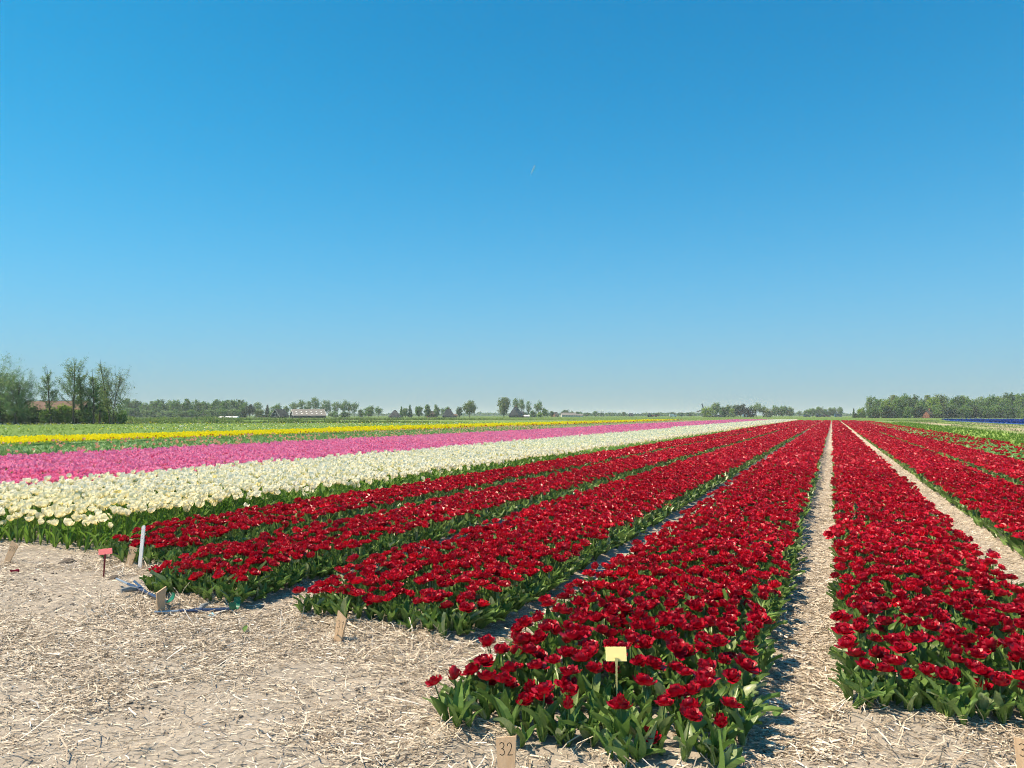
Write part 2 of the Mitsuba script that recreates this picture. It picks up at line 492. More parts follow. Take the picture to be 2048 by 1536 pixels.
def leaf_set(g, lod, height, n, wide=1.0):
    """All the leaves of one plant as one mesh."""
    out = []
    nu, nv = ((5, 2), (2, 1), (2, 1))[lod]
    n = (n, max(2, n - 2), 1)[lod]
    ph = g.uniform(0, 6.28)
    for k in range(n):
        L = height * g.uniform(0.75, 1.12) * (1 - 0.12 * (k > 1)) * (1.0, 0.95, 0.62)[lod]
        m = leaf(g, L, wide * (1.0, 1.25, 1.5)[lod] * g.uniform(0.038, 0.056), g.uniform(0.05, 0.35), g.uniform(0.5, 1.5), nu, nv, g.uniform(0.15, 0.4), g.random())
        out.append((m[0] @ rot_z(ph + k * 2.3 + g.normal(0, 0.3)).T, m[1], m[2]))
    return join(out)


def stem_proto(n, rad):
    v, f = tube([(0, 0, -0.01), (0, 0, 0.5), (0, 0, 1.0)], [rad, rad * 0.9, rad * 0.8], n) if n > 3 else tube([(0, 0, -0.01), (0, 0, 1.0)], rad, n)
    return v, f, np.zeros((len(v), 2))


def positions(x0, x1, y0, y1, step, jitter=0.45):
    nx_, ny_ = max(1, int(round((x1 - x0) / step))), max(1, int(round((y1 - y0) / step)))
    X, Y = np.meshgrid((np.arange(nx_) + 0.5) / nx_ * (x1 - x0) + x0, (np.arange(ny_) + 0.5) / ny_ * (y1 - y0) + y0, indexing='ij')
    p = np.stack([X.ravel(), Y.ravel()], 1)
    return p + rng.uniform(-jitter, jitter, p.shape) * step


def in_view(p, margin=1.2, deg=3.0):
    """Near enough to the photograph's field of view to matter from here or from a step aside."""
    q = p @ np.stack([RIGHT[:2], FWD[:2] / math.cos(PITCH)], 1)
    return (q[:, 1] > 0.8) & (np.abs(q[:, 0]) < q[:, 1] * math.tan(math.atan(1024 / FOCAL) + math.radians(deg)) + margin)


def on_screen(p, z):
    """The plants whose heads fall inside the frame, and their distance."""
    q = np.column_stack([p, z]) - [0, 0, EYE]
    d = q @ FWD
    X, Y = 1024 + FOCAL * (q @ RIGHT) / d, 768 - FOCAL * (q @ UP) / d
    return (X > 12) & (X < 2036) & (Y < 1522) & (d > 0), d


class Kind:
    """One kind of tulip: its prototypes, its plants."""

    def __init__(self, name, bloom, height, petal_mat, leaf_mat, nleaf=3, head=1.0, wide=1.0):
        self.name, self.h, self.pm, self.lm, self.head = name, height, petal_mat, leaf_mat, head
        self.spread = 1.14 if bloom is double_bloom else 1.0
        g = np.random.default_rng(sum(map(ord, name)))
        self.blooms = [[bloom(g, lod) for _ in range(n)] for lod, n in ((0, 7), (1, 6), (2, 6))]
        self.leaves = [[leaf_set(g, lod, height, nleaf, wide) for _ in range(n)] for lod, n in ((0, 8), (1, 6), (2, 5))]
        self.single = [leaf(g, height * g.uniform(0.8, 1.1), wide * g.uniform(0.040, 0.058), g.uniform(0.05, 0.3), g.uniform(0.5, 1.5), 6, 2,
                            g.uniform(0.15, 0.4), g.random()) for _ in range(8)]
        self.stems = [stem_proto(6, 0.0036), stem_proto(3, 0.004)]
        self.P = {0: [], 1: [], 2: [], 3: []}

    def add(self, lod, p, h, lean, head, flower, base):
        self.P[lod].append((p, h, lean, head, flower, base))


def lean_out(p, c, hw):
    """Plants at the edge of a bed lean out of it."""
    e = np.clip((p[:, 0] - c) / hw, -1, 1)
    return np.stack([e ** 3 * 0.28 + rng.normal(0, 0.08, len(p)), rng.normal(0, 0.09, len(p))], 1)


def bed_plants(kind, x0, x1, y0, y1, density=1.0, front_sparse=0.0, lods=(6.2, 16.0, 48.0), flower_share=0.98, step=0.108):
    c, hw = (x0 + x1) / 2, (x1 - x0) / 2
    bands = [(y0, lods[0], step, 0), (lods[0], lods[1], step, 1), (lods[1], lods[2], step * 1.15, 2), (lods[2], y1, step * 2.0, 3)]
    for a_, b_, st, lod in bands:
        a_, b_ = max(a_, y0), min(b_, y1)
        if b_ <= a_:
            continue
        p = positions(x0, x1, a_, b_, st / math.sqrt(density))
        keep = in_view(p)
        p = p[keep]
        if not len(p):
            continue
        fl = rng.random(len(p)) < flower_share
        if lod == 0 and front_sparse:
            fl &= rng.random(len(p)) > front_sparse * (1 - smooth01(y0 + 0.5, y0 + 2.6, p[:, 1]))
        # bare patches in the bed, where only leaves stand
        fl &= meshkit.fbm(np.column_stack([p * [2.6, 1.6], np.full(len(p), 3.3)]), 2, 4) < 0.80
        # room round the yellow label
        fl &= ~((np.abs(p[:, 0] + 0.845 - (p[:, 1] - 3.0) * 0.1) < 0.075) & (p[:, 1] > 2.72) & (p[:, 1] < 3.06))
        h = kind.h * rng.normal(1.0, 0.085, len(p)).clip(0.7, 1.2)
        h = np.where(rng.random(len(p)) < 0.04, h * rng.uniform(0.5, 0.8, len(p)), h)
        h = np.where(p[:, 1] < y0 + 0.32, h * rng.uniform(0.66, 1.0, len(p)), h)      # shorter at the front end of the bed
        head = kind.head * rng.normal(1.0, 0.10, len(p)).clip(0.7, 1.25) * (2.2 if lod == 3 else 1.2 if lod == 2 else 1.0)
        kind.add(lod, p, h, lean_out(p, c, hw), head, fl, ground_z(p[:, 0], p[:, 1]))


RED = Kind('red', double_bloom, 0.180, 'petal_red', 'leaf_red_bed', 4, 0.86, 0.96)
WHT = Kind('white', lambda g, lod: cup_bloom(g, lod, 0.12), 0.325, 'petal_white', 'leaf_white_bed', 4, 1.0, 0.85)
PNK = Kind('pink', lambda g, lod: cup_bloom(g, lod, 0.05), 0.30, 'petal_pink', 'leaf_white_bed', 2, 0.98)
PCH = Kind('peach', lambda g, lod: cup_bloom(g, lod, 0.35), 0.26, 'petal_peach', 'leaf_green_bed', 4, 0.95)

for n_, (c_, hw_, y0_) in enumerate(BEDS):
    bed_plants(RED, c_ - hw_, c_ + hw_, y0_, END, front_sparse=(0, 0, 0, 0.10, 0.12, 0.12, 0)[n_], step=(0.087, 0.087, 0.087, 0.091, 0.090, 0.088, 0.088)[n_])
# leaves spilling over the sides and the front of the red beds
for b_n, (c_, hw_, y0_) in enumerate(BEDS):
    for sgn in (-1, 1, 1) if b_n < 3 else (-1, 1):
        for a_, b_, n_, lod in ((y0_ - 0.03, 7.0, int((7.0 - y0_) * 17), 0), (7.0, 20.0, 230, 1), (20.0, 55.0, 420, 2)):
            q = np.column_stack([c_ + sgn * (hw_ + rng.uniform(-0.06, 0.04, n_) - 0.03 * (sgn < 0)), rng.uniform(a_, b_, n_)])
            q = q[in_view(q)]
            n_ = len(q)
            RED.add(lod, q, RED.h * rng.uniform(0.65, 1.0, n_), np.column_stack([sgn * rng.uniform(0.05, (0.55 if b_n < 3 else 0.4) if sgn > 0 else 0.22, n_), rng.normal(0, 0.1, n_)]), np.ones(n_), np.zeros(n_, bool), ground_z(q[:, 0], q[:, 1]))
    q = np.column_stack([c_ + rng.uniform(-hw_, hw_, 26), y0_ + rng.uniform(-0.05, 0.12, 26)])
    RED.add(0, q, RED.h * rng.uniform(0.65, 1.0, 26), np.column_stack([rng.normal(0, 0.2, 26), rng.uniform(-0.3, 0.0, 26)]), np.ones(26), np.zeros(26, bool), ground_z(q[:, 0], q[:, 1]))
bed_plants(WHT, WHITE[0], WHITE[1], WHITE[2], END, step=0.097, lods=(7.5, 20.0, 50.0))
bed_plants(PNK, PINK[0], PINK[1], PINK[2], END, step=0.104, lods=(6.0, 22.0, 55.0))


def openness(R, mean=1.0):
    """Some blooms wide open, some narrow and still half closed."""
    k = rng.normal(mean, 0.10, len(R)).clip(0.8, 1.4)
    k = np.where(rng.random(len(R)) < 0.06, 0.68, k)
    return R * np.stack([k, k, 1 / np.sqrt(k)], 1)[:, None, :]


def emit(kind, thing_name, fields):
    """The rest of one kind as one object of kind stuff: its blooms, stems and leaves."""
    label, category = fields
    key = thing(thing_name, label, category, kind='stuff')
    B, S, L = [], [], []
    for lod, rows in kind.P.items():
        for p, h, lean, head, fl, base in rows:
            if not len(p):
                continue
            n = len(p)
            l = min(lod, 2)
            u = rng.random(n)
            top = np.column_stack([p + lean * h[:, None], base + h])
            i = np.nonzero(fl)[0]
            if len(i):
                tilt = lean[i] * 0.8 + rng.normal(0, 0.22, (len(i), 2))
                B.append(scatter(kind.blooms[l], openness(yaw_lean(rng.uniform(0, 6.28, len(i)), tilt[:, 0], tilt[:, 1], head[i]), kind.spread), top[i], u[i] * 0.75, rng.integers(0, len(kind.blooms[l]), len(i))))
                if lod < (2 if kind is RED else 1):
                    R = np.zeros((len(i), 3, 3))
                    R[:, 0, 0] = R[:, 1, 1] = 1
                    R[:, :, 2] = np.column_stack([lean[i] * h[i][:, None], h[i]])
                    S.append(scatter([kind.stems[lod]], R, np.column_stack([p[i], base[i]]), u[i], np.zeros(len(i), int)))
            if lod < 3:
                L.append(scatter(kind.leaves[l], yaw_lean(rng.uniform(0, 6.28, n), lean[:, 0] * 1.3, lean[:, 1], h / kind.h),
                                 np.column_stack([p, base]), u, rng.integers(0, len(kind.leaves[l]), n)))
    part(key, 'bloom', shape_of(join(B), kind.pm), kind='stuff')
    if S:
        part(key, 'stem', shape_of(join(S), 'stem'), kind='stuff')
    if L:
        part(key, 'leaf', shape_of(join(L), kind.lm), kind='stuff')
    return key


def individuals(kind, name, count, describe, group, nleaf):
    """Takes the plants that show largest out of the mass and makes each a thing with bloom, stem and leaves."""
    rows = [(lod, k, i) for lod in (0, 1) for k, r in enumerate(kind.P[lod]) for i in range(len(r[0]))]
    pts = np.array([kind.P[l][k][0][i] for l, k, i in rows])
    zz = np.array([kind.P[l][k][1][i] + kind.P[l][k][5][i] + 0.02 for l, k, i in rows])
    fl = np.array([kind.P[l][k][4][i] for l, k, i in rows])
    ok, d = on_screen(pts, zz)
    d = np.where(ok & fl, d, 1e9)
    best = np.argsort(d)[:count]
    bl = [shape_of(m, kind.pm, True) for m in kind.blooms[0]]
    lf = [shape_of(m, kind.lm, True) for m in kind.single]
    st = shape_of(kind.stems[0], 'stem', True)
    drop = {}
    for j in best:
        l, k, i = rows[j]
        p, h, lean, head, _, base = (x[i] for x in kind.P[l][k])
        drop.setdefault((l, k), []).append(i)
        key = thing(name, describe(p), 'tulip', group(p))
        top = np.array([*(p + lean * h), base + h])
        tilt = lean * 0.8 + rng.normal(0, 0.22, 2)
        R = openness(yaw_lean(np.array([rng.uniform(0, 6.28)]), tilt[:1], tilt[1:], np.array([head])), kind.spread)[0]
        part(key, 'bloom', {**bl[rng.integers(len(bl))], 'to_world': mat4(R, top)})
        R = np.eye(3)
        R[:, 2] = [*(lean * h), h]
        part(key, 'stem', {**st, 'to_world': mat4(R, [*p, base])})
        ph = rng.uniform(0, 6.28)
        for q in range(nleaf):
            R = yaw_lean(np.array([ph + q * 2.2 + rng.normal(0, 0.3)]), lean[:1] * 1.3, lean[1:], np.array([h / kind.h * rng.uniform(0.85, 1.1)]))[0]
            part(key, 'leaf', {**lf[rng.integers(len(lf))], 'to_world': mat4(R, [*p, base])})
    for (l, k), idx in drop.items():
        kind.P[l][k] = tuple(np.delete(x, idx, axis=0) for x in kind.P[l][k])


BED_WORDS = ['the bed next to the white tulips', 'the second red bed from the white tulips', 'the bed behind the stake marked 31',
             'the near bed with the yellow plate label', 'the bed right of the sandy path', 'the bed right of the second path', 'the outer right bed']


def red_bed(p):
    return BED_WORDS[int(np.argmin([abs(p[0] - c) for c, _, _ in BEDS]))]


individuals(RED, 'red_tulip', 300, lambda p: 'deep red double tulip in ' + red_bed(p), lambda p: 'red tulips of ' + red_bed(p), 4)
individuals(WHT, 'white_tulip', 300, lambda p: 'creamy white tulip among the nearest of the white bed at left', lambda p: 'white tulips at the near edge of the white bed', 2)
individuals(PNK, 'pink_tulip', 300, lambda p: 'bright pink tulip behind the white tulips at the left edge', lambda p: 'nearest pink tulips', 1)
emit(RED, 'red_tulip_field', ('long parallel beds of deep red double tulips running to the horizon', 'tulip field'))
emit(WHT, 'white_tulip_field', ('wide bed of creamy white tulips between the pink and the red ones', 'tulip field'))
emit(PNK, 'pink_tulip_field', ('wide band of bright pink tulips behind the white ones', 'tulip field'))

# leafy beds: the picked over one with peach tulips, the sparse red one at right
def leafy(kind, x0, x1, y0, y1, share_fn, lods, step):
    bands = [(y0, lods[0], step, 0), (lods[0], lods[1], step * 1.1, 1), (lods[1], lods[2], step * 1.4, 2)]
    for a_, b_, st, lod in bands:
        a_, b_ = max(a_, y0), min(b_, y1)
        if b_ <= a_:
            continue
        p = positions(x0, x1, a_, b_, st)
        p = p[in_view(p)]
        h = kind.h * rng.normal(1.0, 0.12, len(p)).clip(0.6, 1.3)
        kind.add(lod, p, h, rng.normal(0, 0.1, (len(p), 2)), kind.head * rng.uniform(0.8, 1.2, len(p)), rng.random(len(p)) < share_fn(p), ground_z(p[:, 0], p[:, 1]))


leafy(PCH, PEACH[0], PEACH[1], PEACH[2], END, lambda p: 0.035 + 0.10 * smooth01(25, 70, p[:, 1]), (0, 62, END), 0.17)
# a few peach tulips one can tell apart
rows = [(k, i) for k, r in enumerate(PCH.P[1]) for i in np.nonzero(r[4])[0]]
pp = np.array([PCH.P[1][k][0][i] for k, i in rows])
ok, d = on_screen(pp, np.full(len(pp), 0.28))
best = np.argsort(np.where(ok, d, 1e9))[:min(int(ok.sum()), 220)]
bl = [shape_of(m, 'petal_peach') for m in PCH.blooms[1]]
for j in best:
    k, i = rows[j]
    p, h, lean, head, _, base = (x[i] for x in PCH.P[1][k])
    PCH.P[1][k][4][i] = False
    key = numbered('peach_tulip')
    scene[key] = {**bl[rng.integers(len(bl))], 'to_world': mat4(rot_z(rng.uniform(0, 6.28)) * head * 1.3, [*(p + lean * h), base + h])}
    labels[key] = {'label': 'single peach tulip left standing in the picked green bed', 'category': 'tulip', 'group': 'peach tulips in the picked bed'}
emit(PCH, 'picked_tulip_bed', ('green bed of mostly picked tulips with scattered peach blooms', 'tulip field'))

RS = Kind('sparse_red', double_bloom, 0.20, 'petal_red', 'leaf_green_bed', 4, 1.1)
leafy(RS, 4.06, 6.4, 5.0, END, lambda p: 0.10 + 0.07 * (np.abs(p[:, 0] - 6.0) < 0.5) + 0.08 * smooth01(25, 70, p[:, 1]), (9, 50, END), 0.135)
emit(RS, 'sparse_red_tulip_bed', ('pale green bed at right with scattered red tulips left standing', 'tulip field'))


# canopy of leaves under the far flowers, so that no soil shows through between the sparse far plants
def canopy(name, spans, z, y0, bsdf, parent):
    out = []
    for x0, x1 in spans:
        ys = np.concatenate([np.arange(y0, 40, 0.25), np.arange(40, END + 0.6, 0.8)])
        nxs = max(4, int((x1 - x0) / 0.25))
        xs = np.linspace(x0, x1, nxs + 1)
        X, Y = np.meshgrid(xs, ys, indexing='ij')
        edge = np.minimum(np.abs(X - x0), np.abs(X - x1))
        Z = z * smooth01(-0.06, 0.16, edge) * (0.75 + 0.5 * meshkit.noise(np.stack([X * 5, Y * 5, X * 0], -1), 8)) + 0.0
        Z = np.where(edge < 1e-6, -0.02, Z) + ground_z(X, Y)
        v = np.stack([X, Y, Z], -1).reshape(-1, 3)
        f = grid_faces(len(xs) - 1, len(ys) - 1)
        out.append((v, f[:, ::-1], np.column_stack([meshkit.noise(v * 9, 2), np.ones(len(v))])))
    part(parent, name, shape_of(join(out), bsdf, True), kind='stuff')


canopy('leaf', [(c - h - 0.02, c + h + 0.02) for c, h, _ in BEDS], 0.11, 19.0, 'leaf_red_bed', 'red_tulip_field')
canopy('leaf', [(WHITE[0], WHITE[1])], 0.20, 19.0, 'leaf_white_bed', 'white_tulip_field')
canopy('leaf', [(PINK[0], PINK[1])], 0.19, 21.0, 'leaf_white_bed', 'pink_tulip_field')
canopy('leaf', [(PEACH[0], PEACH[1])], 0.14, 15.0, 'leaf_green_bed', 'picked_tulip_bed')
canopy('leaf', [(4.06, 6.4)], 0.10, 20.0, 'leaf_green_bed', 'sparse_red_tulip_bed')


def far_flowers(name, fields, x0, x1, y0, y1, proto_fn, step, z, head, mat, jz=0.03, ysplit=50.0, sheet_mat=None):
    g = np.random.default_rng(len(name))
    protos = [proto_fn(g) for _ in range(5)]
    key = thing(name, *fields, kind='stuff')
    out = []
    for a_, b_, st, sc in ((y0, ysplit, step, 1.0), (ysplit, y1, step * 1.8, 1.9)):
        p = positions(x0, x1, a_, b_, st)
        p = p[in_view(p)]
        n = len(p)
        out.append(scatter(protos, yaw_lean(rng.uniform(0, 6.28, n), rng.normal(0, 0.2, n), rng.normal(0, 0.2, n), head * sc * rng.uniform(0.8, 1.2, n)),
                           np.column_stack([p, z + rng.normal(0, jz, n)]), rng.random(n), rng.integers(0, 5, n)))
    part(key, 'bloom', shape_of(join(out), mat), kind='stuff')
    ys = np.arange(y0, y1 + 1, 1.0)
    xs = np.linspace(x0, x1, 14)
    X, Y = np.meshgrid(xs, ys, indexing='ij')
    edge = np.minimum(np.abs(X - x0), np.abs(X - x1))
    v = np.stack([X, Y, np.where(edge < 1e-6, 0.0, (z - 0.07) * (0.8 + 0.3 * meshkit.noise(np.stack([X * 3, Y * 3, X * 0], -1), 4)))], -1).reshape(-1, 3)
    part(key, 'leaf', shape_of((v, grid_faces(len(xs) - 1, len(ys) - 1)[:, ::-1], np.column_stack([meshkit.noise(v * 7, 2), np.ones(len(v))])), sheet_mat or 'leaf_white_bed', True), kind='stuff')


far_flowers('yellow_tulip_field', ('narrow band of yellow tulips before the meadow', 'tulip field'), YELLOW[0], YELLOW[1], 14.0, 146.0,
            lambda g: cup_bloom(g, 2, 0.1), 0.115, 0.27, 1.2, 'petal_yellow', ysplit=42.0)
far_flowers('orange_tulip_row', ('thin row of orange red tulips along the near side of the yellow ones', 'tulip row'), -28.4, -27.9, 18.0, 150.0,
            lambda g: cup_bloom(g, 2, 0.1), 0.42, 0.26, 1.1, 'petal_orange', sheet_mat='leaf_green_bed')
far_flowers('blue_flower_field', ('deep blue field of low flowers in front of the right hand wood', 'flower field'), 23.1, 60.0, 34.0, 195.0,
            lambda g: cup_bloom(g, 2, -0.1), 0.36, 0.17, 2.4, 'petal_blue', ysplit=110.0, sheet_mat='petal_blue')

# ------------------------------------------------------------------ straw
def straw_set(p, lmin, lmax, wmin, wmax, lift, yaw0, spread, tilt=0.16, bent=True):
    n = len(p)
    L = rng.uniform(lmin, lmax, n) * rng.uniform(0.5, 1.0, n)
    W = rng.uniform(wmin, wmax, n)
    yaw = yaw0 + rng.normal(0, spread, n)
    pitch = rng.normal(0, tilt, n)
    roll = rng.uniform(-0.9, 0.9, n)
    bend = rng.normal(0, 0.10, n) * L
    d = np.stack([np.cos(yaw) * np.cos(pitch), np.sin(yaw) * np.cos(pitch), np.sin(pitch)], 1)
    s = np.stack([-np.sin(yaw) * np.cos(roll), np.cos(yaw) * np.cos(roll), np.sin(roll)], 1)
    c = np.column_stack([p, ground_z(p[:, 0], p[:, 1]) + 0.002 + np.abs(np.sin(pitch)) * L * 0.45 + rng.random(n) ** 2 * lift])
    side = np.stack([-np.sin(yaw), np.cos(yaw), 0 * yaw], 1)
    rows_ = []
    for k, t in enumerate((-0.5, 0.0, 0.5) if bent else (-0.5, 0.5)):
        m = c + d * (L * t)[:, None] + side * (bend * (1 if k == 1 and bent else 0))[:, None]
        rows_ += [m - s * (W * 0.5)[:, None], m + s * (W * 0.5)[:, None]]
    V = np.stack(rows_, 1)
    f = np.array([[0, 2, 3], [0, 3, 1], [2, 4, 5], [2, 5, 3]] if bent else [[0, 2, 3], [0, 3, 1]])
    m = 6 if bent else 4
    Fc = f[None] + (np.arange(n) * m)[:, None, None]
    UV = np.zeros((n, m, 2))
    UV[..., 0] = rng.random(n)[:, None]
    return V.reshape(-1, 3), Fc.reshape(-1, 3), UV.reshape(-1, 2)


def in_bed(p, grow=0.0):
    inside = np.zeros(len(p), bool)
    for c, h, y0 in BEDS:
        inside |= (np.abs(p[:, 0] - c) < h + grow) & (p[:, 1] > y0 - grow)
    inside |= (p[:, 0] < WHITE[1] + grow) & (p[:, 1] > WHITE[2] - grow)
    return inside


cand = np.column_stack([rng.uniform(-8.6, 2.4, 620000), rng.uniform(1.4, 5.6, 620000)])
cand = cand[in_view(cand, 0.4, 1.0)]
cover = meshkit.fbm(np.column_stack([cand * [1.25, 2.0], np.full(len(cand), 7.7)]), 3, 11)
keep = rng.random(len(cand)) < np.clip(0.14 + 1.0 * smooth01(0.38, 0.56, cover), 0, 1)
keep &= ~in_bed(cand, -0.08) | (rng.random(len(cand)) < 0.12)
turn_ = lambda q: 0.35 + 1.6 * (meshkit.noise(np.column_stack([q * 0.9, np.ones(len(q))]), 3) - 0.5)
q = cand[keep]
cut = len(q) // 5
straw1 = straw_set(q[:cut], 0.03, 0.075, 0.002, 0.005, 0.012, turn_(q[:cut]), 0.75)
straw1b = straw_set(q[cut:], 0.012, 0.052, 0.0018, 0.0046, 0.010, turn_(q[cut:]), 0.75, 0.11, bent=False)
paths = []
for x0, x1, n in ((-0.44, 0.02, 30000), (1.00, 1.55, 26000), (-1.98, -1.44, 3000), (-3.75, -3.05, 1500), (2.48, 2.95, 3000)):
    yy = 3.0 + rng.random(n) ** 1.7 * 26
    paths.append(np.column_stack([rng.uniform(x0, x1, n), yy]))
cand = np.vstack(paths)
cand = cand[in_view(cand, 0.4, 1.0)]
straw2 = straw_set(cand, 0.02, 0.075, 0.0025, 0.006, 0.012, 0.1, 0.75, bent=False)
cand = np.column_stack([rng.uniform(-8.0, 2.0, 4200), rng.uniform(1.3, 5.2, 4200)])
cand = cand[in_view(cand, 0.4, 1.0) & ~in_bed(cand)]
straw3 = straw_set(cand, 0.07, 0.17, 0.003, 0.006, 0.02, 0.4, 1.0, 0.3)
cand = np.vstack([np.column_stack([c + rng.uniform(-h - 0.1, h + 0.1, 420), y0 - 0.02 - rng.random(420) ** 1.5 * 0.45]) for c, h, y0 in BEDS])
cand = cand[in_view(cand, 0.4, 1.0)]
straw4 = straw_set(cand, 0.05, 0.14, 0.0025, 0.005, 0.02, 0.6, 1.3, 0.5)
scene['loose_straw'] = shape_of(join([straw1, straw1b, straw2, straw3, straw4]), 'straw')
labels['loose_straw'] = {'label': 'pale chopped straw strewn over the sandy headland and the paths', 'category': 'straw', 'kind': 'stuff'}
# ------------------------------------------------------------------ number stakes, labels, tools on the headland
STROKES = {
    '0': [[(.5, 1), (.15, .8), (.08, .4), (.3, .02), (.7, .05), (.92, .45), (.8, .85), (.5, 1)]],
    '1': [[(.3, .8), (.6, 1), (.55, .5), (.5, 0)]],
    '2': [[(.05, .78), (.18, .95), (.5, 1), (.78, .88), (.8, .65), (.55, .35), (.12, .03), (.95, .06)]],
    '3': [[(.05, .88), (.3, 1), (.7, .97), (.85, .78), (.7, .6), (.4, .52), (.75, .46), (.95, .25), (.8, .06), (.45, 0), (.12, .08)]],
    '8': [[(.5, .52), (.15, .7), (.2, .93), (.55, 1), (.85, .88), (.8, .68), (.5, .52), (.15, .35), (.12, .1), (.5, 0), (.88, .1), (.85, .36), (.5, .52)]],
    '9': [[(.85, .75), (.6, .55), (.2, .6), (.12, .85), (.45, 1), (.82, .9), (.85, .6), (.75, .2), (.45, .02), (.15, .08)]],
}


def digits(text, height, pen):
    """Handwritten figures as ink lines in the x-z plane, centred on the origin."""
    lines, x = [], 0.0
    for ch in text:
        for st in STROKES[ch]:
            lines.append(LineString([(x + px_ * height * 0.5, pz * height) for px_, pz in st]).buffer(pen / 2, quad_segs=3))
        x += height * 0.68
    s = unary_union(lines)
    x0, z0, x1, z1 = s.bounds
    out = []
    for g_ in getattr(s, 'geoms', [s]):
        m = trimesh.creation.extrude_polygon(g_, 0.0006, engine='earcut')
        v = np.array(m.vertices)
        out.append(trimesh.Trimesh(np.stack([v[:, 0] - (x0 + x1) / 2, -v[:, 2], v[:, 1] - (z0 + z1) / 2], 1), m.faces, process=False))
    return trimesh.util.concatenate(out)


def stake(x, y, text, hl, hr, wt, wb, turn, tilt, label, back=-0.24):
    key = thing('number_stake', label, 'stake', 'wooden number stakes along the headland')
    g_ = ground_z(x, y)
    R = rot_z(math.atan2(-x, y) + turn) @ rot_x(back) @ rot_y(tilt)
    board = prism([(-wb / 2, -0.07), (wb / 2, -0.07), (wt / 2, hr), (-wt / 2, hl)], -0.006, 0.006)
    M = mat4(R, [x, y, g_])
    part(key, 'board', {**mikit.ply(board, 'wood'), 'to_world': M})
    if text:
        d = digits(text, 0.040, 0.0027)
        d.apply_translation([0, -0.0058, min(hl, hr) - 0.034])
        part(key, 'number', {**mikit.ply(d, 'ink'), 'to_world': M}, 'handwritten number ' + text)
    return key


stake(-6.71, 4.12, '28', 0.19, 0.155, 0.075, 0.036, -0.55, 0.20, 'wooden stake marked 28, leaning right in front of the white tulips', -0.34)
stake(-5.54, 4.41, '29', 0.175, 0.162, 0.075, 0.036, -0.45, 0.10, 'wooden stake marked 29 between the red sign and the white pole', -0.34)
stake(-4.06, 3.48, '', 0.150, 0.180, 0.066, 0.032, 0.5, -0.03, 'wooden stake with its blank side in view, standing beside the blue crutches', 0.05)
stake(-2.60, 3.43, '31', 0.165, 0.125, 0.066, 0.042, -0.62, 0.05, 'wooden stake marked 31 in the straw before the third red bed')
stake(-1.035, 2.30, '32', 0.188, 0.195, 0.072, 0.040, -0.2, -0.06, 'wooden stake marked 32 at the front of the near red bed')
stake(0.592, 3.04, '33', 0.175, 0.172, 0.075, 0.040, 0.1, 0.02, 'wooden stake at the bottom right corner, cut by the frame')

key = thing('white_pole', 'tall white plastic marker pole with faded writing, rounded top', 'pole')
x, y = -5.38, 4.39
outline = LineString([(0, 0.30), (0, 0.345)]).buffer(0.017, quad_segs=6).union(Polygon([(-0.017, -0.08), (0.017, -0.08), (0.017, 0.345), (-0.017, 0.345)]))
M = mat4(rot_z(math.atan2(-x, y) - 0.75) @ rot_x(-0.07) @ rot_y(0.03), [x, y, ground_z(x, y)])
part(key, 'board', {**mikit.ply(prism(list(outline.exterior.coords)[:-1], -0.004, 0.004), 'white_plastic'), 'to_world': M})
w_ = []
for k in range(7):
    w_.append(box(0.012 - 0.003 * (k % 3), 0.0006, 0.004, (0.002 * (k % 2), -0.0045, 0.33 - 0.013 * k)))
BS['faded_ink'] = scene['faded_ink'] = solid((0.45, 0.47, 0.52), 0.8, 0.1)
part(key, 'writing', {**mikit.ply(trimesh.util.concatenate(w_), 'faded_ink'), 'to_world': M}, 'faded grey writing')

key = thing('plant_label', 'small red plastic label on a dark red stem in the straw', 'plant label')
x, y = -5.41, 4.08
B_ = math.atan2(-x, y)
g_ = float(ground_z(x, y))
part(key, 'stem', {**mikit.ply(as_tm(tube([(0, 0, -0.05), (0.004, 0, 0.09), (0.008, 0.004, 0.19)], [0.006, 0.007, 0.010], 6)), 'dark_red_plastic', smooth=40), 'to_world': mat4(rot_z(B_), [x, y, g_])})
R = rot_z(B_) @ rot_x(-0.85) @ rot_y(-0.04)
part(key, 'plate', {**mikit.ply(box(0.098, 0.004, 0.062, bevel=0.0015), 'red_plastic'), 'to_world': mat4(R, np.array([x, y, g_]) + rot_z(B_) @ [0.010, 0.018, 0.205])}, 'tilted light red plate')

key = thing('plant_label', 'blank pale yellow label standing among the near red tulips', 'plant label')
x, y = -0.845, 3.00
B_ = math.atan2(-x, y) + 0.05
g_ = float(ground_z(x, y))
prof = [(-0.003, -0.05), (0.003, -0.05), (0.0035, 0.20), (0.009, 0.240), (-0.009, 0.240), (-0.0035, 0.20)]
part(key, 'stem', {**mikit.ply(prism(prof, -0.003, 0.003), 'yellow_plastic'), 'to_world': mat4(rot_z(B_) @ rot_x(-0.12), [x, y, g_])})
part(key, 'plate', {**mikit.ply(box(0.088, 0.003, 0.060, bevel=0.0012), 'yellow_plastic'), 'to_world': mat4(rot_z(B_) @ rot_x(-0.55) @ rot_y(-0.03), np.array([x, y, g_]) + rot_z(B_) @ rot_x(-0.12) @ np.array([0, 0.013, 0.250]))})


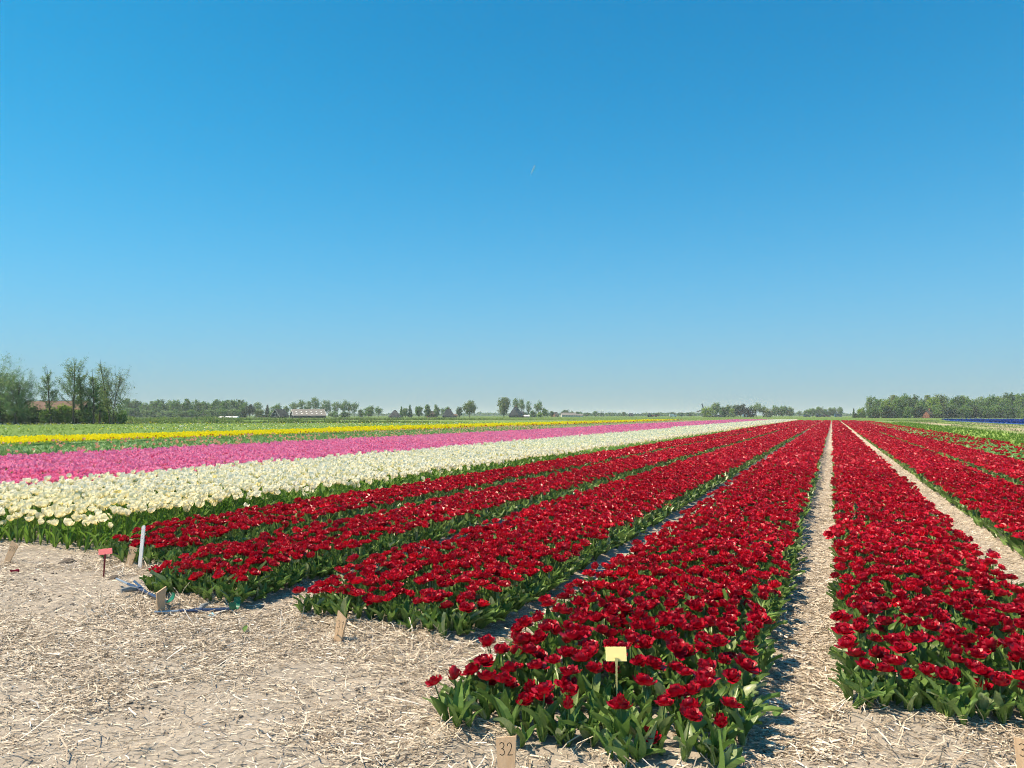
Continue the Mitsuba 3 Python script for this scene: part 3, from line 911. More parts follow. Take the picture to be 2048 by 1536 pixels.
def crutch(a, b, hat, label, side):
    """A forearm crutch lying from a to b, grip at the fraction hat, cuff at b."""
    key = thing('forearm_crutch', label, 'crutch', 'crutches lying before the second red bed')
    a, b = np.array(a), np.array(b)
    d = (b - a) / np.linalg.norm(b - a)
    h = a + (b - a) * hat
    s = np.cross(d, [0, 0, 1.0]) * side
    s /= np.linalg.norm(s)
    part(key, 'lower_tube', mikit.ply(as_tm(tube([a, a + (h - a) * 0.7], [0.008, 0.008], 8)), 'grey_metal', smooth=40))
    part(key, 'upper_tube', mikit.ply(as_tm(tube([a + (h - a) * 0.55, h, b], [0.011, 0.011, 0.011], 8)), 'blue_metal', smooth=40))
    part(key, 'handle', mikit.ply(as_tm(tube([h - s * 0.01, h + s * 0.025, h + s * 0.06 + [0, 0, 0.008], h + s * 0.115 + [0, 0, 0.004]], [0.016, 0.015, 0.021, 0.017], 8)), 'grey_rubber', smooth=50))
    part(key, 'clip', mikit.ply(as_tm(tube([h - d * 0.02, h + d * 0.025], [0.017, 0.017], 8)), 'blue_metal', smooth=40))
    ang = np.linspace(-0.5, 3.3, 12)
    up = np.array([0, 0, 1.0])
    inner = [b + up * 0.045 + (s * np.cos(t) * 0.040 - up * np.sin(t) * 0.045) for t in ang]
    V, Fq = [], []
    for c_ in inner:
        o = (c_ - b - up * 0.045)
        o = o / np.linalg.norm(o)
        V += [c_ - d * 0.022, c_ + d * 0.022, c_ + d * 0.022 + o * 0.004, c_ - d * 0.022 + o * 0.004]
    for k in range(len(inner) - 1):
        for q in range(4):
            Fq.append([4 * k + q, 4 * k + (q + 1) % 4, 4 * k + 4 + (q + 1) % 4, 4 * k + 4 + q])
    part(key, 'cuff', mikit.ply((np.array(V), np.array(Fq)), 'green_plastic', smooth=50), 'green forearm cuff')


def gz(x, y, h):
    return [x, y, float(ground_z(x, y)) + h]


crutch(gz(-5.00, 3.88, 0.055), gz(-4.12, 3.58, 0.035), 0.46, 'blue forearm crutch with green cuff, lying behind the blank stake', 1)
crutch(gz(-4.08, 3.45, 0.026), gz(-3.60, 3.66, 0.036), 0.55, 'blue forearm crutch with green cuff, right of the blank stake', -1)
key = numbered('broken_strut')
scene[key] = mikit.ply(as_tm(tube([gz(-4.76, 3.84, 0.07), gz(-4.45, 3.70, 0.03)], [0.009, 0.007], 6)), 'blue_metal', smooth=40)
labels[key] = {'label': 'short dark blue rod crossing over the left crutch', 'category': 'rod'}
v_, f_ = tube([gz(-3.72, 3.56, 0.004), gz(-3.69, 3.56, 0.018), gz(-3.66, 3.55, 0.006), gz(-3.68, 3.53, 0.010), gz(-3.71, 3.54, 0.004)], [0.003, 0.006, 0.004, 0.006, 0.003], 5)
scene['blue_string'] = mikit.ply(as_tm((v_, f_)), solid((0.15, 0.45, 0.65), 0.5), smooth=True)
labels['blue_string'] = {'label': 'scrap of light blue string on the straw by the right crutch', 'category': 'string'}


def flake(name, x, y, L, W, yaw, curl, bsdf, label, category):
    g = np.random.default_rng(int(abs(x * 1000)))
    v, f, uv = leaf(g, L, W, 1.2, 1.2 + curl, 4, 2, 0.3, 0.3)
    scene[name] = {**mikit.ply((v, f), bsdf, smooth=True, uv=uv), 'to_world': mat4(rot_z(yaw), gz(x, y, 0.012))}
    labels[name] = {'label': label, 'category': category}


flake('fallen_petal', -6.27, 3.88, 0.07, 0.05, 0.4, 0.8, 'petal_dark', 'dark red petal fallen on the straw at the far left', 'petal')
flake('fallen_leaf', -3.21, 3.34, 0.075, 0.03, 2.2, 0.5, 'leaf_red_bed', 'single green leaf fallen on the straw left of the third red bed', 'leaf')
flake('withered_leaf', -0.25, 3.33, 0.06, 0.04, 1.2, 0.6, 'leaf_red_bed', 'withered leaf lying on the sandy path', 'leaf')
for k, (x, y, r, lab) in enumerate([(-6.26, 4.37, 0.075, 'dark clod of soil in front of the white tulips'), (-5.28, 4.08, 0.05, 'flat dark clod of soil right of the red label'),
                                    (-5.95, 4.60, 0.06, 'dark clod of soil at the foot of the first red bed'), (-2.93, 2.87, 0.045, 'dark clod of soil in the open straw'),
                                    (-6.6, 3.35, 0.05, 'dark clod of soil at the left edge of the straw')]):
    m = trimesh.creation.icosphere(3, 1.0)
    v = np.array(m.vertices)
    v = v * (0.7 + 0.6 * meshkit.fbm(v * 1.9, 3, k))[:, None] * [r, r * 0.8, r * 0.42]
    key = numbered('soil_clod')
    scene[key] = {**mikit.ply((v, m.faces), 'clod_soil', smooth=True), 'to_world': mat4(rot_z(k * 1.3), gz(x, y, 0.0))}
    labels[key] = {'label': lab, 'category': 'clod'}

crumb = []
for k in range(5):
    m = trimesh.creation.icosphere(0, 1.0)
    v = np.array(m.vertices)
    crumb.append((v * (0.6 + 0.8 * meshkit.noise(v * 1.7 + 9 * k, 3))[:, None] * [1, 0.85, 0.6], np.array(m.faces), np.zeros((len(v), 2))))
cand = np.column_stack([rng.uniform(-8.4, 2.2, 9000), rng.uniform(1.4, 5.4, 9000)])
cand = np.vstack([cand[~in_bed(cand)], np.column_stack([rng.uniform(-0.44, 0.0, 1500), 3 + rng.random(1500) * 9])])
cand = cand[in_view(cand, 0.3, 1.0)]
cand = cand[meshkit.fbm(np.column_stack([cand * 2.1, np.ones(len(cand))]), 3, 3) > 0.46]
n = len(cand)
R = yaw_lean(rng.uniform(0, 6.28, n), rng.normal(0, .4, n), rng.normal(0, .4, n), 0.003 + 0.013 * rng.random(n) ** 3)
scene['soil_crumbs'] = shape_of(scatter(crumb, R, np.column_stack([cand, ground_z(cand[:, 0], cand[:, 1]) + 0.002]), rng.random(n), rng.integers(0, 5, n)), 'clod_soil')
labels['soil_crumbs'] = {'label': 'small crumbs of dry soil between the straw', 'category': 'soil crumbs', 'kind': 'stuff'}

# ------------------------------------------------------------------ meadow grass, reeds, wild flowers
def tufts(p, h, blades, width):
    n = len(p)
    out = []
    for _ in range(blades):
        yaw = rng.uniform(0, 6.28, n)
        hh = h * rng.uniform(0.5, 1.15, n)
        lean = rng.uniform(0.05, 0.6, n) * hh
        o = p + rng.normal(0, 0.10, p.shape) * h[:, None]
        c, s = np.cos(yaw), np.sin(yaw)
        b = np.column_stack([o, np.zeros(n)])
        w = width * h
        side = np.column_stack([-s, c, 0 * c]) * w[:, None]
        tip = b + np.column_stack([c * lean, s * lean, hh])
        out.append(np.stack([b - side, b + side, tip], 1))
    V = np.concatenate(out, 0)
    m = len(V)
    UV = np.zeros((m, 3, 2))
    UV[..., 0] = np.repeat(rng.random(m)[:, None], 3, 1) * 0.4 + 0.6 * meshkit.fbm(V[:, :1].repeat(3, 1) * 0.12, 3, 2)[..., None].reshape(m, 3) if False else rng.random(m)[:, None]
    UV[:, 2, 1] = 1
    return V.reshape(-1, 3), np.arange(3 * m).reshape(-1, 3), UV.reshape(-1, 2)


def area(n, zlo, zhi, pxlo, pxhi):
    """Points spread evenly over the ground between two distances and two columns of the view."""
    z = np.sqrt(rng.uniform(zlo ** 2, zhi ** 2, n))
    px_ = rng.uniform(pxlo, pxhi, n)
    return FWD[:2] / math.cos(PITCH) * z[:, None] + RIGHT[:2] * ((px_ - 1024) / FOCAL * z)[:, None]


p = np.vstack([area(16000, 38, 120, -150, 1500), area(8000, 120, 330, -150, 1500)])
p = p[(p[:, 0] < -33.8) & (p[:, 1] < 330)]
hh = rng.uniform(0.07, 0.17, len(p)) * (0.6 + 0.8 * meshkit.fbm(np.column_stack([p * 0.09, np.zeros(len(p))]), 3, 3))
scene['meadow_tufts'] = shape_of(tufts(p, hh, 5, 0.11), 'grass_blade')
labels['meadow_tufts'] = {'label': 'rough grass tufts of the meadow behind the yellow tulips', 'category': 'grass', 'kind': 'stuff'}
p = area(5200, 42, 110, -100, 1000)
p = p[p[:, 0] < -34.3]
p = p[meshkit.fbm(np.column_stack([p * 0.06, np.zeros(len(p))]), 3, 6) > 0.5]
g = np.random.default_rng(4)
fl = [(np.array([[0.05, 0, 0], [0, 0.05, 0.015], [-0.05, 0, 0.01], [0, -0.05, 0], [0, 0, 0.04]]), np.array([[0, 1, 4], [1, 2, 4], [2, 3, 4], [3, 0, 4]]), np.zeros((5, 2)))]
for nm, sub, bs_, lab in (('white_wildflowers', p[::5], 'white_paint', 'tiny white wild flowers dotted over the meadow'), ('yellow_wildflowers', p[1::5], 'petal_yellow', 'tiny yellow wild flowers dotted over the meadow')):
    n = len(sub)
    scene[nm] = shape_of(scatter(fl, yaw_lean(rng.uniform(0, 6, n), rng.normal(0, .4, n), rng.normal(0, .4, n), rng.uniform(0.7, 1.5, n)), np.column_stack([sub, rng.uniform(0.12, 0.3, n)]), rng.random(n), np.zeros(n, int)), bs_)
    labels[nm] = {'label': lab, 'category': 'wild flowers', 'kind': 'stuff'}


def reed_line(name, rows_, label):
    P_, H_ = [], []
    for (pa, za), (pb, zb), n, dz, h in rows_:
        t = rng.random(n)
        z = za + (zb - za) * t + rng.normal(0, dz, n)
        q = pa + (pb - pa) * t
        P_.append(FWD[:2] / math.cos(PITCH) * z[:, None] + RIGHT[:2] * ((q - 1024) / FOCAL * z)[:, None])
        H_.append(h * rng.uniform(0.5, 1.2, n) * (1 - 0.75 * smooth01(0.6, 1.0, t)) * (0.5 + meshkit.fbm(np.column_stack([q * 0.05, z * 0.05, z * 0]), 3, 2)))
    scene[name] = shape_of(tufts(np.vstack(P_), np.concatenate(H_), 4, 0.22), 'reed_blade')
    labels[name] = {'label': label, 'category': 'reeds', 'kind': 'stuff'}


reed_line('ditch_reeds', [((250, 112), (1000, 128), 2600, 2.5, 0.5), ((420, 190), (1150, 210), 2200, 5.0, 0.55)], 'dark rough reeds along the ditches across the meadow')
reed_line('bank_scrub', [((-40, 112), (420, 128), 2200, 3.0, 0.9), ((255, 160), (560, 200), 1800, 6, 0.8)], 'low scrub along the ditch bank right of the tiled shed')
p = area(16000, 14, 120, 1640, 2250)
p = p[(p[:, 0] > 6.5) & (p[:, 0] < 11.5)]
scene['strip_tufts'] = shape_of(tufts(p, rng.uniform(0.10, 0.24, len(p)), 4, 0.16), 'grass_blade')
labels['strip_tufts'] = {'label': 'lush grass blades of the strip right of the sparse red tulips', 'category': 'grass', 'kind': 'stuff'}
p = area(30000, 20, 180, 1640, 2250)
p = p[(p[:, 0] > 11.5) & (p[:, 0] < 22.8) & (meshkit.fbm(np.column_stack([p * [0.5, 0.08], np.zeros(len(p))]), 3, 1) > 0.47)]
scene['stubble_weeds'] = shape_of(tufts(p, rng.uniform(0.06, 0.16, len(p)), 3, 0.2), 'reed_blade')
labels['stubble_weeds'] = {'label': 'weeds in the pale stubble before the blue flower field', 'category': 'weeds', 'kind': 'stuff'}

# ------------------------------------------------------------------ trees
def cards(c, size, g, out=None):
    """Leaf clumps: one bent quad per centre, facing loosely along out."""
    n = len(c)
    m = g.normal(size=(n, 3))
    if out is not None:
        m = m * 0.3 + out / (np.linalg.norm(out, axis=1, keepdims=True) + 1e-9) + [0, 0, 0.25]
    a = np.cross(m, g.normal(size=(n, 3)))
    a /= np.linalg.norm(a, axis=1, keepdims=True)
    b = np.cross(a, m)
    b /= np.linalg.norm(b, axis=1, keepdims=True)
    s = (size * g.uniform(0.6, 1.3, n))[:, None]
    nrm = np.cross(a, b) * s * 0.3
    V = np.stack([c - a * s, c - b * s * 0.55 + nrm, c + a * s, c + b * s * 0.55 - nrm], 1)
    f = np.array([[0, 1, 2], [0, 2, 3]])[None] + (np.arange(n) * 4)[:, None, None]
    UV = np.zeros((n, 4, 2))
    UV[..., 0] = g.random(n)[:, None]
    return V.reshape(-1, 3), f.reshape(-1, 3), UV.reshape(-1, 2)


def crown_proto(g, kind):
    """(trunk with limbs, crown) of a tree one metre high and one metre wide."""
    n_cl, n_lf, sz, spread = {'broad': (56, 34, 0.052, 0.068), 'airy': (44, 22, 0.040, 0.056), 'tall': (60, 32, 0.050, 0.062),
                              'conifer': (80, 24, 0.042, 0.05), 'bush': (44, 40, 0.058, 0.09), 'round': (66, 32, 0.048, 0.065)}[kind]
    if kind == 'conifer':
        z = 1 - np.sqrt(g.random(n_cl)) * 0.95
        r = (1 - z) * 0.46 * g.uniform(0.4, 1.0, n_cl) + 0.02
        a = g.uniform(0, 6.28, n_cl)
        C = np.stack([r * np.cos(a), r * np.sin(a), z], 1)
    else:
        zc, rz = {'broad': (0.56, 0.43), 'airy': (0.63, 0.35), 'tall': (0.52, 0.47), 'bush': (0.42, 0.50), 'round': (0.58, 0.40)}[kind]
        d = g.normal(size=(n_cl, 3))
        d /= np.linalg.norm(d, axis=1, keepdims=True)
        rr = g.random(n_cl) ** 0.45
        lob = 0.75 + 0.5 * meshkit.noise(d * 2.1 + g.uniform(0, 50), 3)
        C = d * (rr * lob)[:, None] * [0.44, 0.44, rz] + [0, 0, zc]
        C[:, 2] = np.clip(C[:, 2], 0.05, 0.97)
    L = np.repeat(C, n_lf, 0) + g.normal(size=(n_cl * n_lf, 3)) * spread
    L[:, 2] = np.clip(L[:, 2], 0.02, 1.02)
    crown = cards(L, sz, g, (L - np.repeat(C, n_lf, 0)) / spread + 1.2 * (C - C.mean(0))[np.repeat(np.arange(n_cl), n_lf)] / 0.4)
    h = {'conifer': 0.95, 'bush': 0.5}.get(kind, 0.72)
    bits = [tube([(0, 0, -0.02), (g.normal(0, .01), g.normal(0, .01), h * 0.45), (g.normal(0, .03), g.normal(0, .03), h)], [0.030, 0.022, 0.008], 5)]
    for k in g.choice(n_cl, min(n_cl, 16 if kind in ('airy', 'tall') else 9), replace=False):
        z0 = max(0.10, C[k, 2] - 0.25) * 0.9
        bits.append(tube([(0, 0, z0), tuple(C[k] * [0.55, 0.55, 0] + [0, 0, (z0 + C[k, 2]) / 2]), tuple(C[k])], [0.012, 0.008, 0.004], 3))
    tr = join([(v, f, np.zeros((len(v), 2))) for v, f in bits])
    return tr, crown


KINDS = {}
for kd in ('broad', 'airy', 'tall', 'conifer', 'bush', 'round'):
    g = np.random.default_rng(100 + len(KINDS))
    KINDS[kd] = [crown_proto(g, kd) for _ in range(4)]
PLY = {}


def tree(kind, px, z, ytop, wpx, green, label, group=None, name='tree', base=0.0):
    key = thing(name, label, 'bush' if name == 'bush' else 'tree', group)
    k = int(rng.integers(4))
    for what, bs_ in (('trunk', 'bark'), ('crown', 'foliage_' + green)):
        if (kind, k, what, bs_) not in PLY:
            PLY[(kind, k, what, bs_)] = shape_of(KINDS[kind][k][what == 'crown'], bs_)
    H = tall(ytop, z)
    W = wpx / FOCAL * z
    x, y = bearing_at(px, z)
    R = rot_z(rng.uniform(0, 6.28)) @ np.diag([W, W, H])
    for what, bs_ in (('trunk', 'bark'), ('crown', 'foliage_' + green)):
        part(key, what, {**PLY[(kind, k, what, bs_)], 'to_world': mat4(R, [x, y, 0.0])})


# the near clump of trees round the shed at left: built with real limbs, twigs and small leaves
def limb_tree(px, z, top, width, lean_px, green, label, dense, vase=0.0, low=0.25, leaf_size=0.085, seed=0, trunk_r=0.13, nprim=26, cone=True):
    g = np.random.default_rng(seed)
    key = thing('tree', label, 'tree', 'trees around the tiled shed')
    x, y = bearing_at(px, z)
    H = tall(top, z)
    side = np.array([*RIGHT[:2], 0])
    tip = side * (lean_px / FOCAL * z)
    base = np.array([x, y, 0.0])

    def trunk_at(t):
        return base + tip * t ** 1.3 + np.array([0, 0, H * t]) + 0.12 * np.array([math.sin(t * 5 + seed), math.cos(t * 4 + seed), 0]) * t

    ts = np.linspace(0, 0.98, 9)
    tr = [tube([trunk_at(t) for t in ts], trunk_r * (1 - ts) ** 0.8 + 0.012, 7)]
    leaves_ = []
    R0 = width / FOCAL * z / 2
    for k in range(nprim):
        t = low + (0.97 - low) * (k + g.random()) / nprim
        a = k * 2.4 + g.normal(0, 0.4)
        prof = math.sin(math.pi * min(1, (t - low) / (1 - low) * 0.85 + 0.15)) ** 0.7
        Lb = R0 * ((0.16 + 1.05 * min(1.0, (t - low) / 0.12 + 0.35) * (1 - t) ** 0.5) if cone else (0.35 + 0.75 * prof)) * g.uniform(0.55, 1.25)
        el = g.uniform(0.35, 0.8) + vase * 0.5 + 0.4 * t
        d = np.array([math.cos(a) * math.cos(el), math.sin(a) * math.cos(el), math.sin(el)])
        p0 = trunk_at(t * 0.82)
        Lb = min(Lb / max(0.35, math.cos(el)), 1.6 * R0)
        p1, p2 = p0 + d * Lb * 0.5, p0 + d * Lb + np.array([0, 0, 0.12 * Lb])
        tr.append(tube([p0, p1, p2], [0.035 * (1.1 - t), 0.022, 0.008], 4))
        for q in range(7):
            s_ = 0.25 + 0.75 * (q + g.random()) / 7
            o = p0 + d * Lb * s_ + np.array([0, 0, 0.12 * Lb * s_ * s_])
            dd = d * 0.7 + g.normal(size=3) * 0.55 + [0, 0, 0.35]
            dd /= np.linalg.norm(dd)
            Lt = Lb * g.uniform(0.22, 0.5)
            tr.append(tube([o, o + dd * Lt], [0.009, 0.004], 3))
            n = int(dense * (1.45 if cone else 1.6) * g.uniform(0.6, 1.4) * (1.2 - 0.75 * t))
            if n:
                leaves_.append(o + dd * (g.random(n)[:, None] ** 0.8) * Lt * 1.05 + g.normal(size=(n, 3)) * 0.10 * (0.5 + Lt))
    part(key, 'trunk', shape_of(join([(v, f, np.zeros((len(v), 2))) for v, f in tr]), 'bark', True))
    part(key, 'crown', shape_of(cards(np.vstack(leaves_), leaf_size, g, np.vstack(leaves_) - (base + tip * 0.5 + np.array([0, 0, H * 0.5]))), 'foliage_' + green))


limb_tree(4, 100, 754, 84, -22, 'pale', 'large leaning leafy tree cut by the left edge of the frame', 36, seed=1, trunk_r=0.24, low=0.22, nprim=34, cone=False)
limb_tree(32, 98, 764, 66, 8, 'pale', 'dense leafy tree with a thick dark trunk left of the tiled shed', 34, seed=2, trunk_r=0.22, low=0.15, nprim=34, cone=False)
limb_tree(103, 103, 732, 38, -14, 'pale', 'slim tree leaning left in front of the tiled roof', 16, seed=3, low=0.3)
limb_tree(148, 104, 714, 56, -3, 'pale', 'tallest slender tree over the middle of the tiled roof', 20, seed=4, low=0.28, nprim=34)
limb_tree(163, 106, 734, 36, -6, 'pale', 'slender tree just right of the tallest one', 20, seed=5, low=0.25)
limb_tree(188, 104, 736, 30, -3, 'pale', 'straight narrow tree at the right end of the shed', 20, seed=6, low=0.2)
limb_tree(200, 108, 760, 36, 2, 'mid', 'short dark stemmed tree beside the right end of the shed', 24, seed=7, low=0.15)
limb_tree(221, 103, 716, 40, -25, 'pale', 'thin leaning tree with bare top at the right of the clump', 13, seed=8, low=0.3)
limb_tree(226, 102, 752, 66, 12, 'olive', 'wide spreading thin tree at the right end of the clump', 10, seed=9, vase=0.5, low=0.04, trunk_r=0.07, nprim=36)
for px, z, top, w, gr, lab in ((66, 104, 806, 34, 'deep', 'dark bush at the left end of the tiled shed'), (100, 104, 812, 40, 'mid', 'bush in front of the shed wall under the slim tree'),
                               (130, 105, 808, 40, 'lime', 'yellow green bush before the middle of the tiled roof'), (172, 106, 812, 34, 'mid', 'bush before the right part of the shed wall'),
                               (206, 110, 806, 36, 'lime', 'pale bush among the stems right of the shed'), (238, 106, 818, 34, 'mid', 'bush at the foot of the wide thin tree'),
                               (-12, 100, 810, 60, 'deep', 'dark undergrowth at the left edge of the frame'), (12, 104, 820, 40, 'mid', 'undergrowth between the two thick trunks at left'),
                               (44, 102, 812, 40, 'mid', 'bush right of the thick dark trunk')):
    tree('bush', px, z, top, w, gr, lab, name='bush')

W1 = 'trees of the far wood right of the shed'
for k in range(25):
    px = 252 + k * 9.9 + rng.normal(0, 2.5)
    gr = ('mid', 'pale', 'mid', 'deep')[k % 4]
    tree(('tall', 'broad', 'tall')[k % 3], px, rng.uniform(395, 450), 801 + rng.normal(0, 2.2), rng.uniform(20, 27), gr,
         {'mid': 'mid green', 'pale': 'pale green', 'deep': 'darker green'}[gr] + ' tree in the dense far wood right of the tiled shed', W1)
for k in range(16):
    tree('bush', 255 + k * 15 + rng.normal(0, 3), rng.uniform(380, 395), 819 + rng.normal(0, 2), rng.uniform(18, 28), ('mid', 'deep', 'pale')[k % 3],
         'bush along the foot of the far wood right of the shed', 'bushes at the foot of the far wood', 'bush')

# distinct trees from left to right: kind, column, distance, top row, width, green, label
for t_ in (('bush', 487, 372, 817, 16, 'dark', 'low dark evergreen left of the big dark evergreen'),
           ('round', 500, 372, 808, 22, 'dark', 'big dense dark evergreen between the far wood and the pale barn'),
           ('airy', 517, 410, 804, 22, 'pale', 'thin pale tree just right of the dark evergreen'),
           ('bush', 521, 380, 817, 26, 'olive', 'olive bush between the evergreen and the small conifer'),
           ('conifer', 535, 375, 809, 13, 'dark', 'small pointed dark conifer left of the dark gabled house'),
           ('broad', 552, 400, 808, 24, 'mid', 'green tree behind the dark gabled house'),
           ('broad', 572, 410, 812, 14, 'pale', 'small pale tree between the dark house and the pale barn'),
           ('bush', 545, 370, 821, 14, 'mid', 'bush at the left foot of the dark gabled house'),
           ('airy', 588, 425, 803, 22, 'pale', 'leftmost thin tree in the row behind the pale barn'),
           ('airy', 604, 425, 798, 20, 'pale', 'second thin tree from the left behind the pale barn'),
           ('airy', 617, 425, 802, 20, 'pale', 'third thin tree from the left behind the pale barn'),
           ('airy', 630, 425, 794, 22, 'pale', 'tallest thin tree above the pale barn roof'),
           ('airy', 648, 425, 800, 20, 'pale', 'thin tree over the right end of the pale barn'),
           ('airy', 657, 425, 801, 16, 'pale', 'slim tree just right of the pale barn'),
           ('airy', 672, 425, 802, 20, 'pale', 'third thin tree right of the pale barn'),
           ('airy', 688, 425, 800, 22, 'pale', 'fourth thin tree right of the pale barn'),
           ('airy', 699, 425, 803, 16, 'pale', 'fifth thin tree right of the pale barn'),
           ('airy', 710, 425, 803, 16, 'pale', 'rightmost thin tree of the row behind the pale barn'),
           ('bush', 668, 400, 822, 20, 'mid', 'bush under the thin trees right of the pale barn'),
           ('bush', 690, 405, 823, 24, 'deep', 'dark bush under the right part of the thin tree row'),
           ('bush', 721, 410, 818, 12, 'deep', 'clipped dark bush at the right end of the thin tree row'),
           ('broad', 738, 385, 812, 24, 'mid', 'rounded tree left of the dark blue pyramid roof'),
           ('airy', 757, 390, 813, 18, 'mid', 'thin low tree just left of the dark blue pyramid roof'),
           ('conifer', 803, 385, 812, 10, 'mid', 'small pointed tree just right of the dark blue pyramid roof'),
           ('tall', 811, 385, 814, 14, 'pale', 'second small tree right of the dark blue pyramid roof'),
           ('conifer', 820, 385, 809, 13, 'deep', 'pointed dark tree between the pyramid roof and the brick house'),
           ('tall', 838, 385, 810, 19, 'mid', 'bushy tree in the middle of the garden trees'),
           ('tall', 855, 385, 810, 17, 'mid', 'bushy tree left of the pinkish brick house'),
           ('tall', 873, 385, 810, 15, 'pale', 'flat topped tree right of the pinkish brick house'),
           ('airy', 885, 395, 815, 10, 'pale', 'small pale tree left of the curved dark roof'),
           ('broad', 895, 410, 814, 15, 'mid', 'tree behind the curved dark roof'),
           ('broad', 919, 380, 814, 15, 'deep', 'green bushy tree left of the tall round tree'),
           ('round', 939, 380, 799, 28, 'olive', 'tall round tree standing at the right end of the garden trees'),
           ('round', 1008, 400, 796, 30, 'olive', 'broad round crowned tree left of the steep roofed farmhouse'),
           ('airy', 1032, 410, 796, 16, 'pale', 'thin tree behind the steep roofed farmhouse'),
           ('airy', 1043, 405, 797, 16, 'pale', 'thin tree with slanted top right of the steep roofed farmhouse'),
           ('airy', 1057, 405, 802, 13, 'pale', 'slim vase shaped tree over the small white roof'),
           ('airy', 1077, 405, 801, 20, 'pale', 'thin leaning tree over the yellow green bush'),
           ('bush', 1066, 430, 820, 16, 'deep', 'dark bush behind the slim trees right of the farmhouse'),
           ('bush', 1049, 440, 824, 14, 'deep', 'low dark bush behind the slim vase shaped tree'),
           ('broad', 1090, 405, 816, 14, 'lime', 'yellow green bushy tree right of the farm'),
           ('bush', 1080, 400, 822, 12, 'lime', 'yellow green bush under the thin leaning tree'),
           ('broad', 1103, 440, 822, 10, 'deep', 'small dark tree right of the yellow green one'),
           ('broad', 1130, 560, 820, 16, 'deep', 'round dark tree behind the long low barn'),
           ('bush', 1143, 570, 822, 14, 'deep', 'dark bush right of the round tree behind the long barn'),
           ('broad', 1154, 560, 823, 10, 'deep', 'small tree at the right end of the long low barn'),
           ('broad', 1172, 600, 825, 14, 'deep', 'small tree right of the long low barn'),
           ('broad', 1191, 600, 822, 12, 'mid', 'small rounded tree left of the two slim poplars'),
           ('conifer', 1202, 600, 822, 4, 'dark', 'left one of two slim dark poplars on the horizon'),
           ('conifer', 1206, 600, 822, 4, 'dark', 'right one of two slim dark poplars on the horizon'),
           ('broad', 1247, 620, 824, 8, 'deep', 'single small tree on the horizon left of the dark tractor'),
           ('broad', 1316, 600, 825, 9, 'deep', 'small tree on the horizon behind the dark trailer'),
           ('broad', 1345, 640, 824, 14, 'deep', 'small tree on the horizon left of the windmill'),
           ('broad', 1362, 640, 825, 14, 'deep', 'second small tree left of the windmill'),
           ('broad', 1378, 640, 825, 14, 'deep', 'small tree just left of the windmill'),
           ('bush', 1416, 430, 812, 26, 'lime', 'pale green rounded tree at the left end of the copse'),
           ('broad', 1431, 445, 806, 22, 'pale', 'taller pale tree at the left of the copse'),
           ('bush', 1446, 430, 813, 24, 'deep', 'dark green round tree in the left part of the copse'),
           ('broad', 1457, 450, 810, 18, 'olive', 'pale tree showing in the middle of the copse'),
           ('bush', 1465, 432, 816, 14, 'lime', 'light green bush before the dark trees of the copse'),
           ('broad', 1470, 436, 810, 18, 'deep', 'dark pointed tree in the middle of the copse'),
           ('round', 1481, 430, 808, 26, 'dark', 'tallest dark tree in the middle of the copse'),
           ('bush', 1497, 430, 814, 28, 'dark', 'dark spreading tree at the right of the copse'),
           ('airy', 1512, 438, 805, 28, 'pale', 'thin pale tree at the right end of the copse'),
           ('airy', 1526, 438, 811, 22, 'pale', 'smaller thin tree right of the copse'),
           ('bush', 1537, 436, 816, 22, 'olive', 'low olive bush at the right foot of the copse'),
           ('broad', 1552, 520, 811, 17, 'mid', 'bluish green tree right of the copse'),
           ('broad', 1565, 520, 812, 20, 'mid', 'broad bluish tree in the second group right of the copse'),
           ('broad', 1579, 520, 814, 18, 'mid', 'low round tree at the right end of the second group'),
           ('airy', 1598, 530, 821, 14, 'pale', 'low thin tree in the gap right of the second group'),
           ('broad', 1613, 540, 819, 14, 'mid', 'small tree above the parked dark vehicle'),
           ('broad', 1625, 540, 817, 15, 'mid', 'small tree left of the row end on the horizon'),
           ('broad', 1637, 540, 814, 16, 'mid', 'taller tree above the dark tractors at the row end'),
           ('broad', 1650, 540, 818, 14, 'mid', 'low tree directly above the sandy path'),
           ('tall', 1660, 540, 816, 12, 'mid', 'narrow tree right of the sandy path end'),
           ('tall', 1668, 540, 813, 13, 'pale', 'pointed pale tree right of the sandy path end'),
           ('broad', 1679, 540, 814, 12, 'mid', 'roundish tree at the right end of that horizon row'),
           ('conifer', 1707, 345, 816, 8, 'deep', 'small pointed tree at the left end of the right hand wood'),
           ('bush', 1712, 340, 826, 12, 'dark', 'dark low bush at the left foot of the right hand wood'),
           ('round', 1722, 338, 815, 17, 'lime', 'rounded yellow green tree at the left of the right hand wood'),
           ('bush', 1722, 334, 824, 18, 'deep', 'dark bush under the rounded yellow green tree')):
    tree(*t_[:5], t_[5], t_[6], name='bush' if t_[0] == 'bush' and t_[3] > 815 else 'tree')
G3 = 'trees of the right hand wood'
